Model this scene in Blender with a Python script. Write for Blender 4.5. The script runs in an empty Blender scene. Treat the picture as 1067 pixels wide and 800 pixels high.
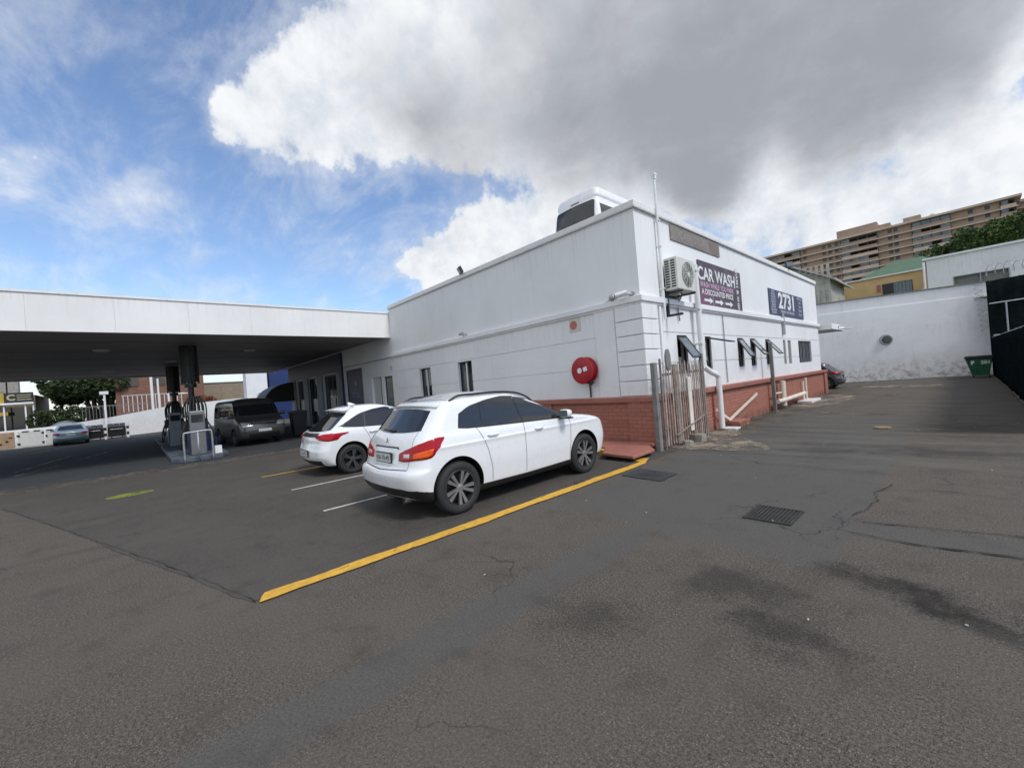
import bpy, bmesh, math, random
import numpy as np
from mathutils import Vector, Matrix, noise
from mathutils.bvhtree import BVHTree
random.seed(7)
C = bpy.context.scene.collection
PI = math.pi
R = math.radians

# ------------------------------------------------------------------ mesh builder
class MB:
    def __init__(s): s.v=[]; s.f=[]; s.m=[]; s.mi=0
    def add(s, vs, fs):
        o=len(s.v); s.v+= [tuple(v) for v in vs]; s.f+=[tuple(i+o for i in f) for f in fs]; s.m+=[s.mi]*len(fs)
    def box(s,x0,x1,y0,y1,z0,z1):
        x0,x1=min(x0,x1),max(x0,x1); y0,y1=min(y0,y1),max(y0,y1); z0,z1=min(z0,z1),max(z0,z1)
        s.add([(x0,y0,z0),(x1,y0,z0),(x1,y1,z0),(x0,y1,z0),(x0,y0,z1),(x1,y0,z1),(x1,y1,z1),(x0,y1,z1)],
              [(0,3,2,1),(4,5,6,7),(0,1,5,4),(1,2,6,5),(2,3,7,6),(3,0,4,7)]); return s
    def obox(s,c,ax,ay,az):
        c=Vector(c);ax=Vector(ax);ay=Vector(ay);az=Vector(az)
        vs=[c+ax*i+ay*j+az*k for k in(-.5,.5) for i,j in((-.5,-.5),(.5,-.5),(.5,.5),(-.5,.5))]
        fs=[(0,3,2,1),(4,5,6,7),(0,1,5,4),(1,2,6,5),(2,3,7,6),(3,0,4,7)]
        if ax.cross(ay).dot(az)<0: fs=[f[::-1] for f in fs]
        s.add(vs,fs); return s
    def bar(s,a,b,w,h=None,up=(0,0,1)):
        a=Vector(a);b=Vector(b);h=h or w; d=b-a; u=Vector(up)
        if abs(d.normalized().dot(u))>.98: u=Vector((1,0,0))
        sd=d.cross(u).normalized(); u2=sd.cross(d).normalized()
        return s.obox((a+b)/2,d,sd*w,u2*h)
    def tube(s,pts,r,n=10,cap=True):
        pts=[Vector(p) for p in pts]; rs=r if isinstance(r,(list,tuple)) else [r]*len(pts)
        rings=[]; prev=None
        for i,p in enumerate(pts):
            d=(pts[min(i+1,len(pts)-1)]-pts[max(i-1,0)]).normalized()
            if prev is None:
                u=Vector((0,0,1)) if abs(d.z)<.9 else Vector((1,0,0))
                a=d.cross(u).normalized()
            else: a=(prev-d*prev.dot(d)).normalized()
            prev=a; b=d.cross(a)
            rings.append([p+(a*math.cos(2*PI*k/n)+b*math.sin(2*PI*k/n))*rs[i] for k in range(n)])
        vs=[v for r_ in rings for v in r_]; fs=[]
        for i in range(len(pts)-1):
            for k in range(n):
                k2=(k+1)%n; fs.append((i*n+k,i*n+k2,(i+1)*n+k2,(i+1)*n+k))
        if cap: fs.append(tuple(range(n))[::-1]); fs.append(tuple((len(pts)-1)*n+k for k in range(n)))
        s.add(vs,fs); return s
    def lathe(s,prof,axis='z',c=(0,0,0),n=32,closed=False):
        # prof: (r,h)
        vs=[];fs=[];m=len(prof)
        for k in range(n):
            a=2*PI*k/n; ca,sa=math.cos(a),math.sin(a)
            for r,h in prof:
                if axis=='z': p=(r*ca,r*sa,h)
                elif axis=='x': p=(h,r*ca,r*sa)
                else: p=(r*sa,h,r*ca)
                vs.append((p[0]+c[0],p[1]+c[1],p[2]+c[2]))
        for k in range(n):
            k2=(k+1)%n
            for i in range(m if closed else m-1):
                j=(i+1)%m
                fs.append((k*m+i,k2*m+i,k2*m+j,k*m+j))
        s.add(vs,fs); return s
    def prism(s,poly,h0,h1,f=lambda a,b,h:(a,b,h)):
        n=len(poly); vs=[f(a,b,h0) for a,b in poly]+[f(a,b,h1) for a,b in poly]
        fs=[tuple(range(n))[::-1],tuple(range(n,2*n))]+[(i,(i+1)%n,(i+1)%n+n,i+n) for i in range(n)]
        s.add(vs,fs); return s
    def mesh(s,name,off=(0,0,0),smooth=False,recalc=True,bev=0):
        me=bpy.data.meshes.new(name); o=Vector(off)
        me.from_pydata([Vector(v)-o for v in s.v],[],s.f)
        for i,p in enumerate(me.polygons): p.material_index=s.m[i]
        if recalc:
            bm=bmesh.new(); bm.from_mesh(me)
            bmesh.ops.recalc_face_normals(bm,faces=bm.faces); bm.to_mesh(me); bm.free()
        if smooth:
            for p in me.polygons: p.use_smooth=True
        me.update(); return me

def wpos(o):
    p=Vector((0,0,0)); q=o
    while q is not None: p+=Vector(q.location); q=q.parent
    return p
def part(name, mb, mat, parent=None, smooth=False, label=None, angle=None, bev=0, loc=None, local=False):
    """link one mesh; with a parent the mesh is given in world space and shifted (local=True: already local)"""
    if parent is not None and not local: off=wpos(parent)
    else: off=Vector((0,0,0))
    if loc is not None: off=off+Vector(loc)
    if parent is not None and not local and loc is not None: off=Vector(loc)
    me=mb.mesh(name,off,smooth or angle is not None)
    for m in (mat if isinstance(mat,(list,tuple)) else [mat]): me.materials.append(m)
    if angle is not None: me.set_sharp_from_angle(angle=R(angle))
    o=bpy.data.objects.new(name,me); C.objects.link(o)
    if parent is not None:
        o.parent=parent
        if loc is not None and not local: o.location=Vector(loc)-wpos(parent)
    elif loc is not None: o.location=loc
    if label: o['label']=label
    if bev:
        b=o.modifiers.new('bevel','BEVEL'); b.width=bev; b.segments=2; b.limit_method='ANGLE'; b.angle_limit=R(40)
    return o
def thing(name,label,cat,loc=(0,0,0),rz=0,group=None):
    o=bpy.data.objects.new(name,None); C.objects.link(o); o.location=loc; o.rotation_euler=(0,0,rz)
    o.empty_display_size=.2
    o['label']=label; o['category']=cat
    if group: o['group']=group
    return o
def tag(o,label,cat,group=None,kind=None):
    o['label']=label; o['category']=cat
    if group: o['group']=group
    if kind: o['kind']=kind
    return o
def struct(name,mb,mat,**k):
    o=part(name,mb,mat,**k); o['kind']='structure'; return o
def copy_tree(o,parent=None):
    c=o.copy(); C.objects.link(c); c.parent=parent
    for ch in o.children: copy_tree(ch,c)
    return c

# ------------------------------------------------------------------ materials
class NT:
    def __init__(s,name,world=False):
        if world: s.id=bpy.data.worlds.new(name)
        else: s.id=bpy.data.materials.new(name)
        s.id.use_nodes=True; s.t=s.id.node_tree; s.t.nodes.clear()
    def n(s,typ,**k):
        nd=s.t.nodes.new(typ)
        ins=k.pop('ins',{})
        for a,b in k.items(): setattr(nd,a,b)
        for a,b in ins.items():
            if isinstance(b,bpy.types.NodeSocket): s.t.links.new(b,nd.inputs[a])
            else: nd.inputs[a].default_value=b
        return nd
    def math(s,op,a,b=0.,c=0.,clamp=False):
        nd=s.n('ShaderNodeMath',operation=op,use_clamp=clamp)
        for i,x in enumerate((a,b,c)):
            if isinstance(x,bpy.types.NodeSocket): s.t.links.new(x,nd.inputs[i])
            else: nd.inputs[i].default_value=x
        return nd.outputs[0]
    def mix(s,f,a,b,mode='MIX'):
        nd=s.n('ShaderNodeMix',data_type='RGBA',blend_type=mode)
        for i,x in ((0,f),(6,a),(7,b)):
            if isinstance(x,bpy.types.NodeSocket): s.t.links.new(x,nd.inputs[i])
            else: nd.inputs[i].default_value=(*x,1) if isinstance(x,tuple) and len(x)==3 else x
        return nd.outputs[2]
    def noise(s,co,scale,detail=4,rough=.55,dist=0.,w=None):
        nd=s.n('ShaderNodeTexNoise',ins={'Scale':scale,'Detail':detail,'Roughness':rough,'Distortion':dist})
        if co is not None: s.t.links.new(co,nd.inputs['Vector'])
        return nd.outputs[0]
    def ramp(s,x,a,b,lo=0.,hi=1.,smooth=True):
        nd=s.n('ShaderNodeMapRange',interpolation_type='SMOOTHSTEP' if smooth else 'LINEAR',clamp=True)
        s.t.links.new(x,nd.inputs[0]) if isinstance(x,bpy.types.NodeSocket) else None
        for i,q in ((1,a),(2,b),(3,lo),(4,hi)): nd.inputs[i].default_value=q
        return nd.outputs[0]
    def pos(s): return s.n('ShaderNodeNewGeometry').outputs['Position']
    def obj(s): return s.n('ShaderNodeTexCoord').outputs['Object']
    def mapv(s,co,scale=(1,1,1),loc=(0,0,0)):
        return s.n('ShaderNodeMapping',ins={'Vector':co,'Scale':scale,'Location':loc}).outputs[0]
    def bump(s,h,st=.3,d=.01,normal=None):
        nd=s.n('ShaderNodeBump',ins={'Height':h,'Strength':st,'Distance':d})
        if normal is not None: s.t.links.new(normal,nd.inputs['Normal'])
        return nd.outputs[0]
    def out(s,col,rough=.6,metal=0.,normal=None,spec=.5,coat=0.,**k):
        p=s.n('ShaderNodeBsdfPrincipled')
        def st(key,x):
            if isinstance(x,bpy.types.NodeSocket): s.t.links.new(x,p.inputs[key])
            else: p.inputs[key].default_value=(*x,1) if isinstance(x,tuple) and len(x)==3 else x
        st('Base Color',col); st('Roughness',rough); st('Metallic',metal); st('Specular IOR Level',spec)
        st('Coat Weight',coat); p.inputs['Coat Roughness'].default_value=.03
        for a,b in k.items(): st(a.replace('_',' '),b)
        if normal is not None: s.t.links.new(normal,p.inputs['Normal'])
        o=s.n('ShaderNodeOutputMaterial'); s.t.links.new(p.outputs[0],o.inputs[0]); return s.id

def simple(name,col,rough=.6,metal=0.,var=.12,scale=6.,bump=0.,dirt=0.,dcol=(.12,.1,.08),spec=.5,coat=0.,wear=None,**k):
    t=NT(name); co=t.pos() if not k.pop('local',False) else t.obj()
    n1=t.noise(co,scale,5,.6); n2=t.noise(co,scale*7,3,.6)
    f=t.math('ADD',t.math('MULTIPLY',n1,.7),t.math('MULTIPLY',n2,.3))
    lo=tuple(c*(1-var) for c in col); hi=tuple(min(1,c*(1+var)) for c in col)
    c=t.mix(t.ramp(f,.3,.7),lo,hi)
    if dirt: c=t.mix(t.math('MULTIPLY',t.ramp(t.noise(co,scale*.6,6,.7),.5,.75),dirt),c,dcol)
    nm=t.bump(n2,bump,.01) if bump else None
    rg=t.math('ADD',rough-.05,t.math('MULTIPLY',n1,.1)) if rough>.1 else rough
    if wear:
        # worn-through coating: the surface below shows where the noise is low
        wn=t.math('ADD',t.math('MULTIPLY',t.noise(co,wear[0],7,.72),.6),t.math('MULTIPLY',t.noise(co,wear[0]*6,5,.7),.4))
        k['Alpha']=t.ramp(wn,wear[1],wear[2])
    return t.out(c,rg,metal,nm,spec,coat,**k)

def wall_white(name,col=(.74,.75,.76),streak=.35,stain=None,seed=0.,low=None):
    """painted render wall with rain streaks and patches"""
    t=NT(name); co=t.pos()
    big=t.noise(t.mapv(co,(.25,.25,.25),(seed,0,0)),1.5,5,.6)
    st=t.noise(t.mapv(co,(2.2,2.2,.16),(seed,3,0)),2.2,6,.65)
    fine=t.noise(co,60,3,.6)
    c=t.mix(t.ramp(big,.35,.7),col,tuple(x*.9 for x in col))
    c=t.mix(t.math('MULTIPLY',t.ramp(st,.52,.78),streak),c,(col[0]*.55,col[1]*.54,col[2]*.5))
    if stain is not None:
        bl=t.noise(t.mapv(co,(.6,.6,.9),(seed,9,0)),1.8,7,.7)
        c=t.mix(t.math('MULTIPLY',t.ramp(bl,.52,.66),stain),c,(.42,.43,.42))
    if low is not None:
        sep=t.n('ShaderNodeSeparateXYZ',ins={'Vector':co})
        g=t.ramp(sep.outputs[2],low[0],low[1],1.,0.)
        sp=t.ramp(t.noise(co,2.6,6,.75),.42,.68)
        c=t.mix(t.math('MULTIPLY',t.math('MULTIPLY',g,sp),.75),c,(.16,.14,.12))
    sz=t.n('ShaderNodeSeparateXYZ',ins={'Vector':co}).outputs[2]
    drip=t.noise(t.mapv(co,(5.,5.,.35),(seed,7,0)),2.4,6,.7)
    zone=t.math('MAXIMUM',t.ramp(sz,4.3,5.35,0,1),t.math('MULTIPLY',t.ramp(sz,2.3,3.2,0,1),t.ramp(sz,3.30,3.26,0,1)))
    c=t.mix(t.math('MULTIPLY',t.math('MULTIPLY',zone,t.ramp(drip,.50,.66)),.20),c,(.36,.35,.32))
    foot=t.ramp(sz,.9,1.75,1,0)
    c=t.mix(t.math('MULTIPLY',t.math('MULTIPLY',foot,t.ramp(t.noise(co,5,6,.7),.42,.64)),.16),c,(.40,.33,.28))
    rep=t.n('ShaderNodeTexVoronoi',ins={'Vector':t.mapv(co,(.7,.7,1.1),(seed,1,0)),'Scale':.8}); rc=t.n('ShaderNodeSeparateColor',ins={'Color':rep.outputs['Color']}).outputs[0]
    c=t.mix(t.ramp(rc,.1,.9,0,.10),c,tuple(x*.8 for x in col))
    nm=t.bump(fine,.12,.004)
    nm=t.bump(t.noise(co,4,4,.6),.10,.02,nm)
    return t.out(c,.62,0,nm,.3)

def brick(name,c1,c2,mortar,axis='xz',scale=1.,bw=.22,bh=.075,bumpst=.5,msize=.012):
    t=NT(name); co=t.pos(); sep=t.n('ShaderNodeSeparateXYZ',ins={'Vector':co})
    # use x+y so that both facades get the courses
    u=t.math('ADD',sep.outputs[0],sep.outputs[1])
    cb=t.n('ShaderNodeCombineXYZ',ins={'X':u,'Y':sep.outputs[2],'Z':0.})
    b=t.n('ShaderNodeTexBrick',ins={'Vector':cb.outputs[0],'Color1':(*c1,1),'Color2':(*c2,1),'Mortar':(*mortar,1),'Scale':scale,'Mortar Size':msize,'Brick Width':bw,'Row Height':bh,'Mortar Smooth':.3,'Bias':0.})
    n1=t.noise(co,3,6,.65)
    c=t.mix(t.math('MULTIPLY',t.ramp(n1,.45,.75),.45),b.outputs[0],tuple(x*.6 for x in c1))
    c=t.mix(t.math('MULTIPLY',t.ramp(sep.outputs[2],.0,.32,.85,0.),t.ramp(t.noise(co,4,6,.75),.35,.65)),c,(.10,.07,.055))
    c=t.mix(t.math('MULTIPLY',t.ramp(t.noise(co,9,5,.7),.60,.72),.5),c,tuple(min(1,x*1.45) for x in c1))
    nm=t.bump(t.math('SUBTRACT',1.,b.outputs[1]),bumpst,.01)
    return t.out(c,.75,0,nm,.25)

M={}
M['wall']=wall_white('white_render',(.83,.835,.84),.2)
M['backwall']=wall_white('aged_white_render',(.81,.82,.84),.26,.14,5.,(.2,1.7))
M['canopywhite']=wall_white('fascia_white',(.84,.83,.81),.14,None,2.)
M['trimgrey']=simple('gutter_metal',(.55,.56,.56),.45,.0,.1)
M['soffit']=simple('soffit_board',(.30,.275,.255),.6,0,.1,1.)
M['redbrick']=brick('painted_red_brick',(.41,.18,.13),(.365,.155,.115),(.29,.12,.09),bw=.24,bh=.09,msize=.008,bumpst=.55)
M['redpaint']=simple('red_paint',(.34,.135,.10),.6,0,.15,3,.2,.4,(.16,.09,.07))
M['brownbrick']=brick('face_brick',(.24,.115,.07),(.17,.08,.055),(.2,.17,.14),bw=.5,bh=.16)
M['tanbrick']=brick('tan_block',(.30,.24,.17),(.25,.20,.14),(.3,.27,.23),bw=.9,bh=.4,msize=.02)
M['black']=simple('black_plastic',(.018,.018,.02),.45,0,.2)
M['rubber']=simple('tyre_rubber',(.022,.022,.022),.75,0,.2,12)
M['trimblack']=simple('black_trim',(.016,.016,.017),.38,0,.1)
M['glass']=simple('tinted_glass',(.012,.014,.017),.04,0,.1,spec=.8)
M['clearglass']=simple('pale_glass',(.12,.15,.16),.06,0,.15,spec=.8)
M['winglass']=simple('window_glass',(.02,.025,.03),.06,0,.2,spec=.7)
M['carwhite']=simple('white_car_paint',(.80,.81,.82),.28,0,.015,spec=.5,coat=1.,local=True)
M['carsilver']=simple('silver_blue_paint',(.33,.42,.47),.3,.55,.05,coat=.8,local=True)
M['cargrey']=simple('grey_car_paint',(.13,.14,.15),.3,.6,.05,coat=.8,local=True)
M['vangrey']=simple('bronze_grey_paint',(.10,.097,.088),.3,.5,.05,coat=.8,local=True)
M['redlight']=simple('red_lamp_lens',(.36,.006,.012),.16,0,.1,20,spec=.35)
M['amber']=simple('amber_lamp_lens',(.75,.10,.012),.16,0,.1,20,spec=.35)
M['pinklens']=simple('clear_lamp_lens',(.75,.5,.5),.12,0,.1,20,coat=1.)
M['headlamp']=simple('headlamp_glass',(.5,.52,.53),.1,.4,.1,coat=1.)
M['alloy']=simple('machined_alloy',(.40,.40,.41),.3,.8,.05)
M['darkalloy']=simple('dark_alloy',(.05,.05,.055),.4,.6,.1)
M['steel']=simple('galvanised_steel',(.36,.38,.40),.5,.6,.2,8,.1,.3,(.2,.17,.15))
M['gatepost']=simple('weathered_post',(.19,.195,.19),.85,.0,.25,5,.2,.4,(.13,.11,.1))
M['rust']=simple('rusty_weathered_steel',(.27,.215,.18),.8,.1,.35,9,.4,.75,(.25,.11,.06))
M['pvc']=simple('white_plastic_pipe',(.76,.77,.77),.4,0,.06,3,0,.25,(.5,.46,.4))
M['cream']=simple('cream_pipe',(.74,.68,.58),.5,0,.1,3,0,.3,(.5,.4,.3))
M['acwhite']=simple('ac_casing',(.62,.62,.58),.45,0,.06,4,0,.2,(.4,.38,.33))
M['firered']=simple('fire_red',(.36,.006,.016),.35,0,.12,6)
M['green']=simple('green_bin',(.02,.12,.05),.5,0,.25,4,.1,.4,(.10,.12,.09))
M['yellowline']=simple('yellow_road_paint',(.64,.36,.04),.75,0,.16,9,.3,.6,(.30,.20,.07),wear=(5,.34,.44))
M['whiteline']=simple('white_road_paint',(.52,.52,.50),.7,0,.12,9,.3,.6,(.2,.2,.19),wear=(5,.36,.46))
M['limepaint']=simple('lime_road_paint',(.17,.205,.03),.75,0,.25,5,.2,.9,(.12,.14,.05),wear=(3,.36,.50))
M['concrete']=simple('concrete',(.30,.275,.24),.85,0,.2,2.5,.3,.5,(.14,.12,.10))
M['apron']=simple('worn_concrete',(.24,.20,.155),.9,0,.35,4,.5,.8,(.10,.09,.08),wear=(1.6,.42,.56))
M['bluefront']=simple('blue_shopfront',(.012,.017,.07),.4,0,.1)
M['bluewall']=simple('blue_painted_wall',(.008,.024,.11),.5,0,.1)
M['greypillar']=simple('grey_pillar',(.30,.32,.34),.6,0,.1)
M['net']=simple('black_shade_net',(.008,.012,.013),.95,0,.35,3,spec=0.)
M['yellow']=simple('ochre_render',(.64,.44,.21),.8,0,.1,1,.1,.35,(.33,.2,.09))
M['greenroof']=simple('green_roof',(.085,.15,.095),.6,0,.15,2)
M['corr']=simple('corrugated_sheet',(.42,.41,.37),.6,.2,.25,1.5,.1,.5,(.16,.13,.10))
M['aptbrick']=simple('apartment_brick',(.36,.26,.20),.85,0,.12,.4)
M['aptslab']=simple('apartment_slab',(.56,.44,.35),.8,0,.12,.4)
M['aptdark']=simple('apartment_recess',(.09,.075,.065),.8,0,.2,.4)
M['aptglass']=simple('apartment_glass',(.10,.115,.12),.15,0,.5,.35,spec=.7)
M['bark']=simple('bark',(.10,.075,.055),.9,0,.3,5,.5)
M['curtain']=simple('white_net',(.5,.5,.48),.8)
M['grass']=simple('hill_ground',(.09,.11,.05),.95,0,.4,.3)
M['signpurple']=None
# ------------------------------------------------------------------ asphalt
def asphalt(name,base,agg=.5,tint=(1,1,1),seed=0.,patches=False):
    t=NT(name); co=t.pos()
    fine=t.noise(co,190,2,.7); mid=t.noise(co,60,4,.75)
    vor=t.n('ShaderNodeTexVoronoi',ins={'Vector':co,'Scale':72.}); big=t.noise(t.mapv(co,(1,1,1),(seed,0,0)),.55,6,.62)
    med=t.noise(t.mapv(co,(1,1,1),(seed,5,0)),2.4,6,.7)
    stones=t.ramp(vor.outputs['Distance'],.12,.42,1.,0.)
    f=t.math('ADD',t.math('MULTIPLY',fine,.5),t.math('MULTIPLY',mid,.5))
    b=tuple(base*x for x in tint)
    c=t.mix(t.ramp(f,.36,.66),tuple(x*max(.15,1-.72*agg) for x in b),tuple(x*(1+.85*agg) for x in b))
    # pale stone chips
    chip=t.math('MULTIPLY',stones,t.ramp(t.n('ShaderNodeSeparateColor',ins={'Color':vor.outputs['Color']}).outputs[0],.72,.9))
    c=t.mix(t.math('MULTIPLY',chip,min(1,.7*agg)),c,(.27,.24,.20))
    c=t.mix(t.math('MULTIPLY',t.ramp(big,.38,.68),.6),c,tuple(x*1.32 for x in b))
    c=t.mix(t.math('MULTIPLY',t.ramp(med,.5,.72),.55),c,tuple(x*.62 for x in b))
    # worn, stretched marks along the driving direction
    wn=t.noise(t.mapv(co,(1.4,.22,1),(seed,2,0)),1.3,6,.7)
    c=t.mix(t.math('MULTIPLY',t.ramp(wn,.52,.75),.45),c,tuple(x*.6 for x in b))
    sep=t.n('ShaderNodeSeparateXYZ',ins={'Vector':co})
    nz=t.noise(co,3.2,6,.7); nz2=t.noise(t.mapv(co,(1,1,1),(3,1,0)),1.1,7,.72)
    if patches:
        X_,Y_=sep.outputs[0],sep.outputs[1]
        wob=t.math('MULTIPLY',t.math('SUBTRACT',nz,.5),.30); wob2=t.math('MULTIPLY',t.math('SUBTRACT',nz2,.5),1.1)
        pc=t.mix(t.ramp(f,.36,.66),(.070,.068,.064),(.122,.118,.110))
        pc=t.mix(t.math('MULTIPLY',t.ramp(med,.5,.72),.3),pc,(.052,.05,.047))
        d1=t.math('ABSOLUTE',t.math('ADD',t.math('ADD',X_,2.42),wob)); m1=t.math('MULTIPLY',t.ramp(d1,.12,.24,1,0),t.ramp(Y_,3.6,4.1,1,0))
        m1=t.math('MULTIPLY',m1,t.ramp(nz2,.28,.55,.25,.85))
        xr=t.math('ADD',X_,t.math('MULTIPLY',wob,.35)); yr=t.math('ADD',Y_,t.math('ADD',wob,wob2))
        m2=t.math('MULTIPLY',t.ramp(xr,-.84,-.78,1,0),t.math('MULTIPLY',t.ramp(t.math('ADD',X_,wob2),-4.1,-3.4,0,1),t.math('MULTIPLY',t.ramp(yr,3.85,4.2,0,1),t.ramp(yr,14,17.5,1,0))))
        m2=t.math('MULTIPLY',m2,.85)
        yc=t.math('SUBTRACT',t.math('SUBTRACT',Y_,5.13),t.math('MULTIPLY',X_,.12)); m3=t.math('MULTIPLY',t.ramp(t.math('ABSOLUTE',t.math('ADD',yc,t.math('MULTIPLY',wob,.3))),.17,.25,.75,0),t.ramp(X_,-.82,-.76,0,1))
        c=t.mix(t.math('MAXIMUM',t.math('MAXIMUM',m1,m2),m3),c,pc)
    # oil stains with their own shapes (x,y,rx,ry,strength)
    for (sx,sy,rx,ry,a,st) in ((-.36,3.86,.46,.22,-.35,.74),(.0,3.60,.26,.12,-.5,.5),(-.84,2.85,.32,.24,.3,.5),(-1.25,3.3,.5,.3,.2,.45),(-3.55,6.05,.36,.22,.1,.35),
                            (-1.9,2.2,.35,.3,0,.3),(-7.4,4.2,.5,1.2,0,.4),(-5.4,4.6,.5,1.5,0,.45),(-1.9,9.2,.5,.9,.2,.3),(-.3,9.6,1.2,.5,.1,.4),(-.1,12.5,.9,1.4,.1,.35)):
        dx=t.math('SUBTRACT',sep.outputs[0],sx); dy=t.math('SUBTRACT',sep.outputs[1],sy)
        ca,sa=math.cos(a),math.sin(a)
        u=t.math('ADD',t.math('MULTIPLY',dx,ca/rx),t.math('MULTIPLY',dy,sa/rx))
        v=t.math('ADD',t.math('MULTIPLY',dx,-sa/ry),t.math('MULTIPLY',dy,ca/ry))
        d=t.math('SQRT',t.math('ADD',t.math('MULTIPLY',u,u),t.math('MULTIPLY',v,v)))
        d=t.math('ADD',d,t.math('MULTIPLY',t.math('SUBTRACT',nz,.5),3.4))
        d=t.math('ADD',d,t.math('MULTIPLY',t.math('SUBTRACT',mid,.5),1.2))
        c=t.mix(t.ramp(d,.1,1.35,min(1.,st*1.15),0.),c,(.014,.0125,.0115))
    # alligator cracks in worn zones, and grit gathered along the wall foot
    wv=t.n('ShaderNodeVectorMath',operation='ADD'); t.t.links.new(co,wv.inputs[0])
    wn2=t.n('ShaderNodeTexNoise',ins={'Vector':co,'Scale':2.5,'Detail':5.}); ws=t.n('ShaderNodeVectorMath',operation='SCALE'); t.t.links.new(wn2.outputs['Color'],ws.inputs[0]); ws.inputs['Scale'].default_value=.45
    t.t.links.new(ws.outputs[0],wv.inputs[1])
    cell=t.n('ShaderNodeTexVoronoi',feature='DISTANCE_TO_EDGE',ins={'Vector':wv.outputs[0],'Scale':1.15})
    cell2=t.n('ShaderNodeTexVoronoi',feature='DISTANCE_TO_EDGE',ins={'Vector':wv.outputs[0],'Scale':4.2})
    zone=t.ramp(t.noise(t.mapv(co,(1,1,1),(seed,11,0)),.42,4,.6),.53,.66)
    ck=t.math('MAXIMUM',t.math('MULTIPLY',t.ramp(cell.outputs['Distance'],.002,.012,1,0),zone),t.math('MULTIPLY',t.math('MULTIPLY',t.ramp(cell2.outputs['Distance'],.003,.02,1,0),zone),t.ramp(med,.52,.62)))
    c=t.mix(t.math('MULTIPLY',ck,.75*agg if agg<1 else .75),c,(.016,.015,.014))
    if patches:
        foot=t.math('MULTIPLY',t.ramp(sep.outputs[0],-4.6,-3.2,1,0),t.math('MULTIPLY',t.ramp(sep.outputs[1],8.,9.5,0,1),t.ramp(sep.outputs[1],26,40,1,0)))
        c=t.mix(t.math('MULTIPLY',foot,t.ramp(med,.45,.6)),c,(.035,.033,.026))
        c=t.mix(t.math('MULTIPLY',t.math('MULTIPLY',foot,t.ramp(nz2,.52,.6)),.7),c,(.17,.145,.11))
        lanes=t.noise(t.mapv(co,(.35,2.2,1),(9,2,0)),1.2,7,.72)
        back=t.math('MULTIPLY',t.ramp(sep.outputs[1],6.,9.,0,1),t.ramp(sep.outputs[0],-5,-4.5,0,1))
        c=t.mix(t.math('MULTIPLY',t.math('MULTIPLY',t.ramp(lanes,.48,.66),back),.7),c,(.135,.122,.104))
        c=t.mix(t.math('MULTIPLY',t.math('MULTIPLY',t.ramp(lanes,.46,.36),back),.5),c,(.05,.045,.038))
    h=t.math('ADD',t.math('MULTIPLY',fine,.6),t.math('MULTIPLY',stones,.5))
    nm=t.bump(h,.55*agg+.15,.006)
    nm=t.bump(med,.12,.02,nm)
    return t.out(c,.86,0,nm,.25)
M['asph']=asphalt('worn_asphalt',.079,1.35,(1.13,.99,.84),0.,True)
M['asph2']=asphalt('smooth_asphalt',.065,.7,(1.10,.99,.87),3.)
M['asph3']=asphalt('patched_asphalt',.118,.7,(1.03,.99,.92),8.)
M['fore']=asphalt('forecourt_asphalt',.052,.4,(.9,.97,1.06),13.)
M['crack']=simple('crack_dark',(.018,.017,.016),.95,0,.3,30)
M['tarline']=simple('tar_seam',(.035,.034,.033),.8,0,.3,30)

# ------------------------------------------------------------------ ground
g=MB(); g.box(-400,260,-200,37.2,-1.0,0.0)
struct('ground',g,M['asph'])
M['strip']=simple('worn_concrete_strip',(.12,.10,.08),.9,0,.3,1.5,.5,.75,(.07,.062,.055),wear=(1.2,.40,.58))
def jitter(poly,step=.12,amp=.03,seed=1):
    out=[]; n=len(poly); rnd=random.Random(seed)
    for i in range(n):
        a=Vector(poly[i]); b=Vector(poly[(i+1)%n]); L=(b-a).length; k=max(1,int(L/step)); d=(b-a).normalized(); nrm=Vector((-d.y,d.x))
        for j in range(k):
            p=a+(b-a)*(j/k); out.append(tuple(p+nrm*(noise.noise(Vector((p.x*2.1,p.y*2.1,seed)))*amp*2+rnd.uniform(-.3,.3)*amp)))
    return out
def sheet(name,poly,z,mat,step=.12,amp=.03,seed=1,kind='structure'):
    m=MB(); p=jitter(poly,step,amp,seed); m.add([(x,y,z) for x,y in p],[tuple(range(len(p)))])
    me=m.mesh(name,recalc=False); me.materials.append(mat)
    bm=bmesh.new(); bm.from_mesh(me); bmesh.ops.triangulate(bm,faces=bm.faces)
    for f in bm.faces:
        if f.normal.z<0: f.normal_flip()
    bm.to_mesh(me); bm.free()
    o=bpy.data.objects.new(name,me); C.objects.link(o)
    if kind: o['kind']=kind
    return o
sheet('parking_asphalt',[(-4.12,.62),(-4.12,7.0),(-4.12,8.3),(-15.6,8.3),(-15.9,-2.6),(-13.0,-2.1),(-8.81,-.77)],.004,M['asph2'],.15,.025,2)
sheet('forecourt_asphalt',[(-16.0,-14),(-15.9,8.5),(-44,8.5),(-47.5,2.0),(-43.5,-5),(-41,-14)],.004,M['fore'],1.,.05,3)
sheet('concrete_strip',[(-15.9,-14),(-15.2,-1.8),(-15.3,3.0),(-15.5,8.3),(-16.4,8.3),(-16.2,3.0),(-16.8,-14)],.008,M['strip'],.2,.12,4)
if 0: sheet('asphalt_patch',[(-4.0,4.7),(-3.1,3.95),(-2.2,3.75),(-1.25,3.92),(-.84,4.1),(-.80,5.4),(-.74,7.2),(-1.0,10),(-1.1,13.2),(-1.35,16.5),(-2.6,17.0),(-3.3,13.0),(-3.2,9.0),(-4.0,7.0)],.006,M['asph3'],.1,.07,5)
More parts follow.
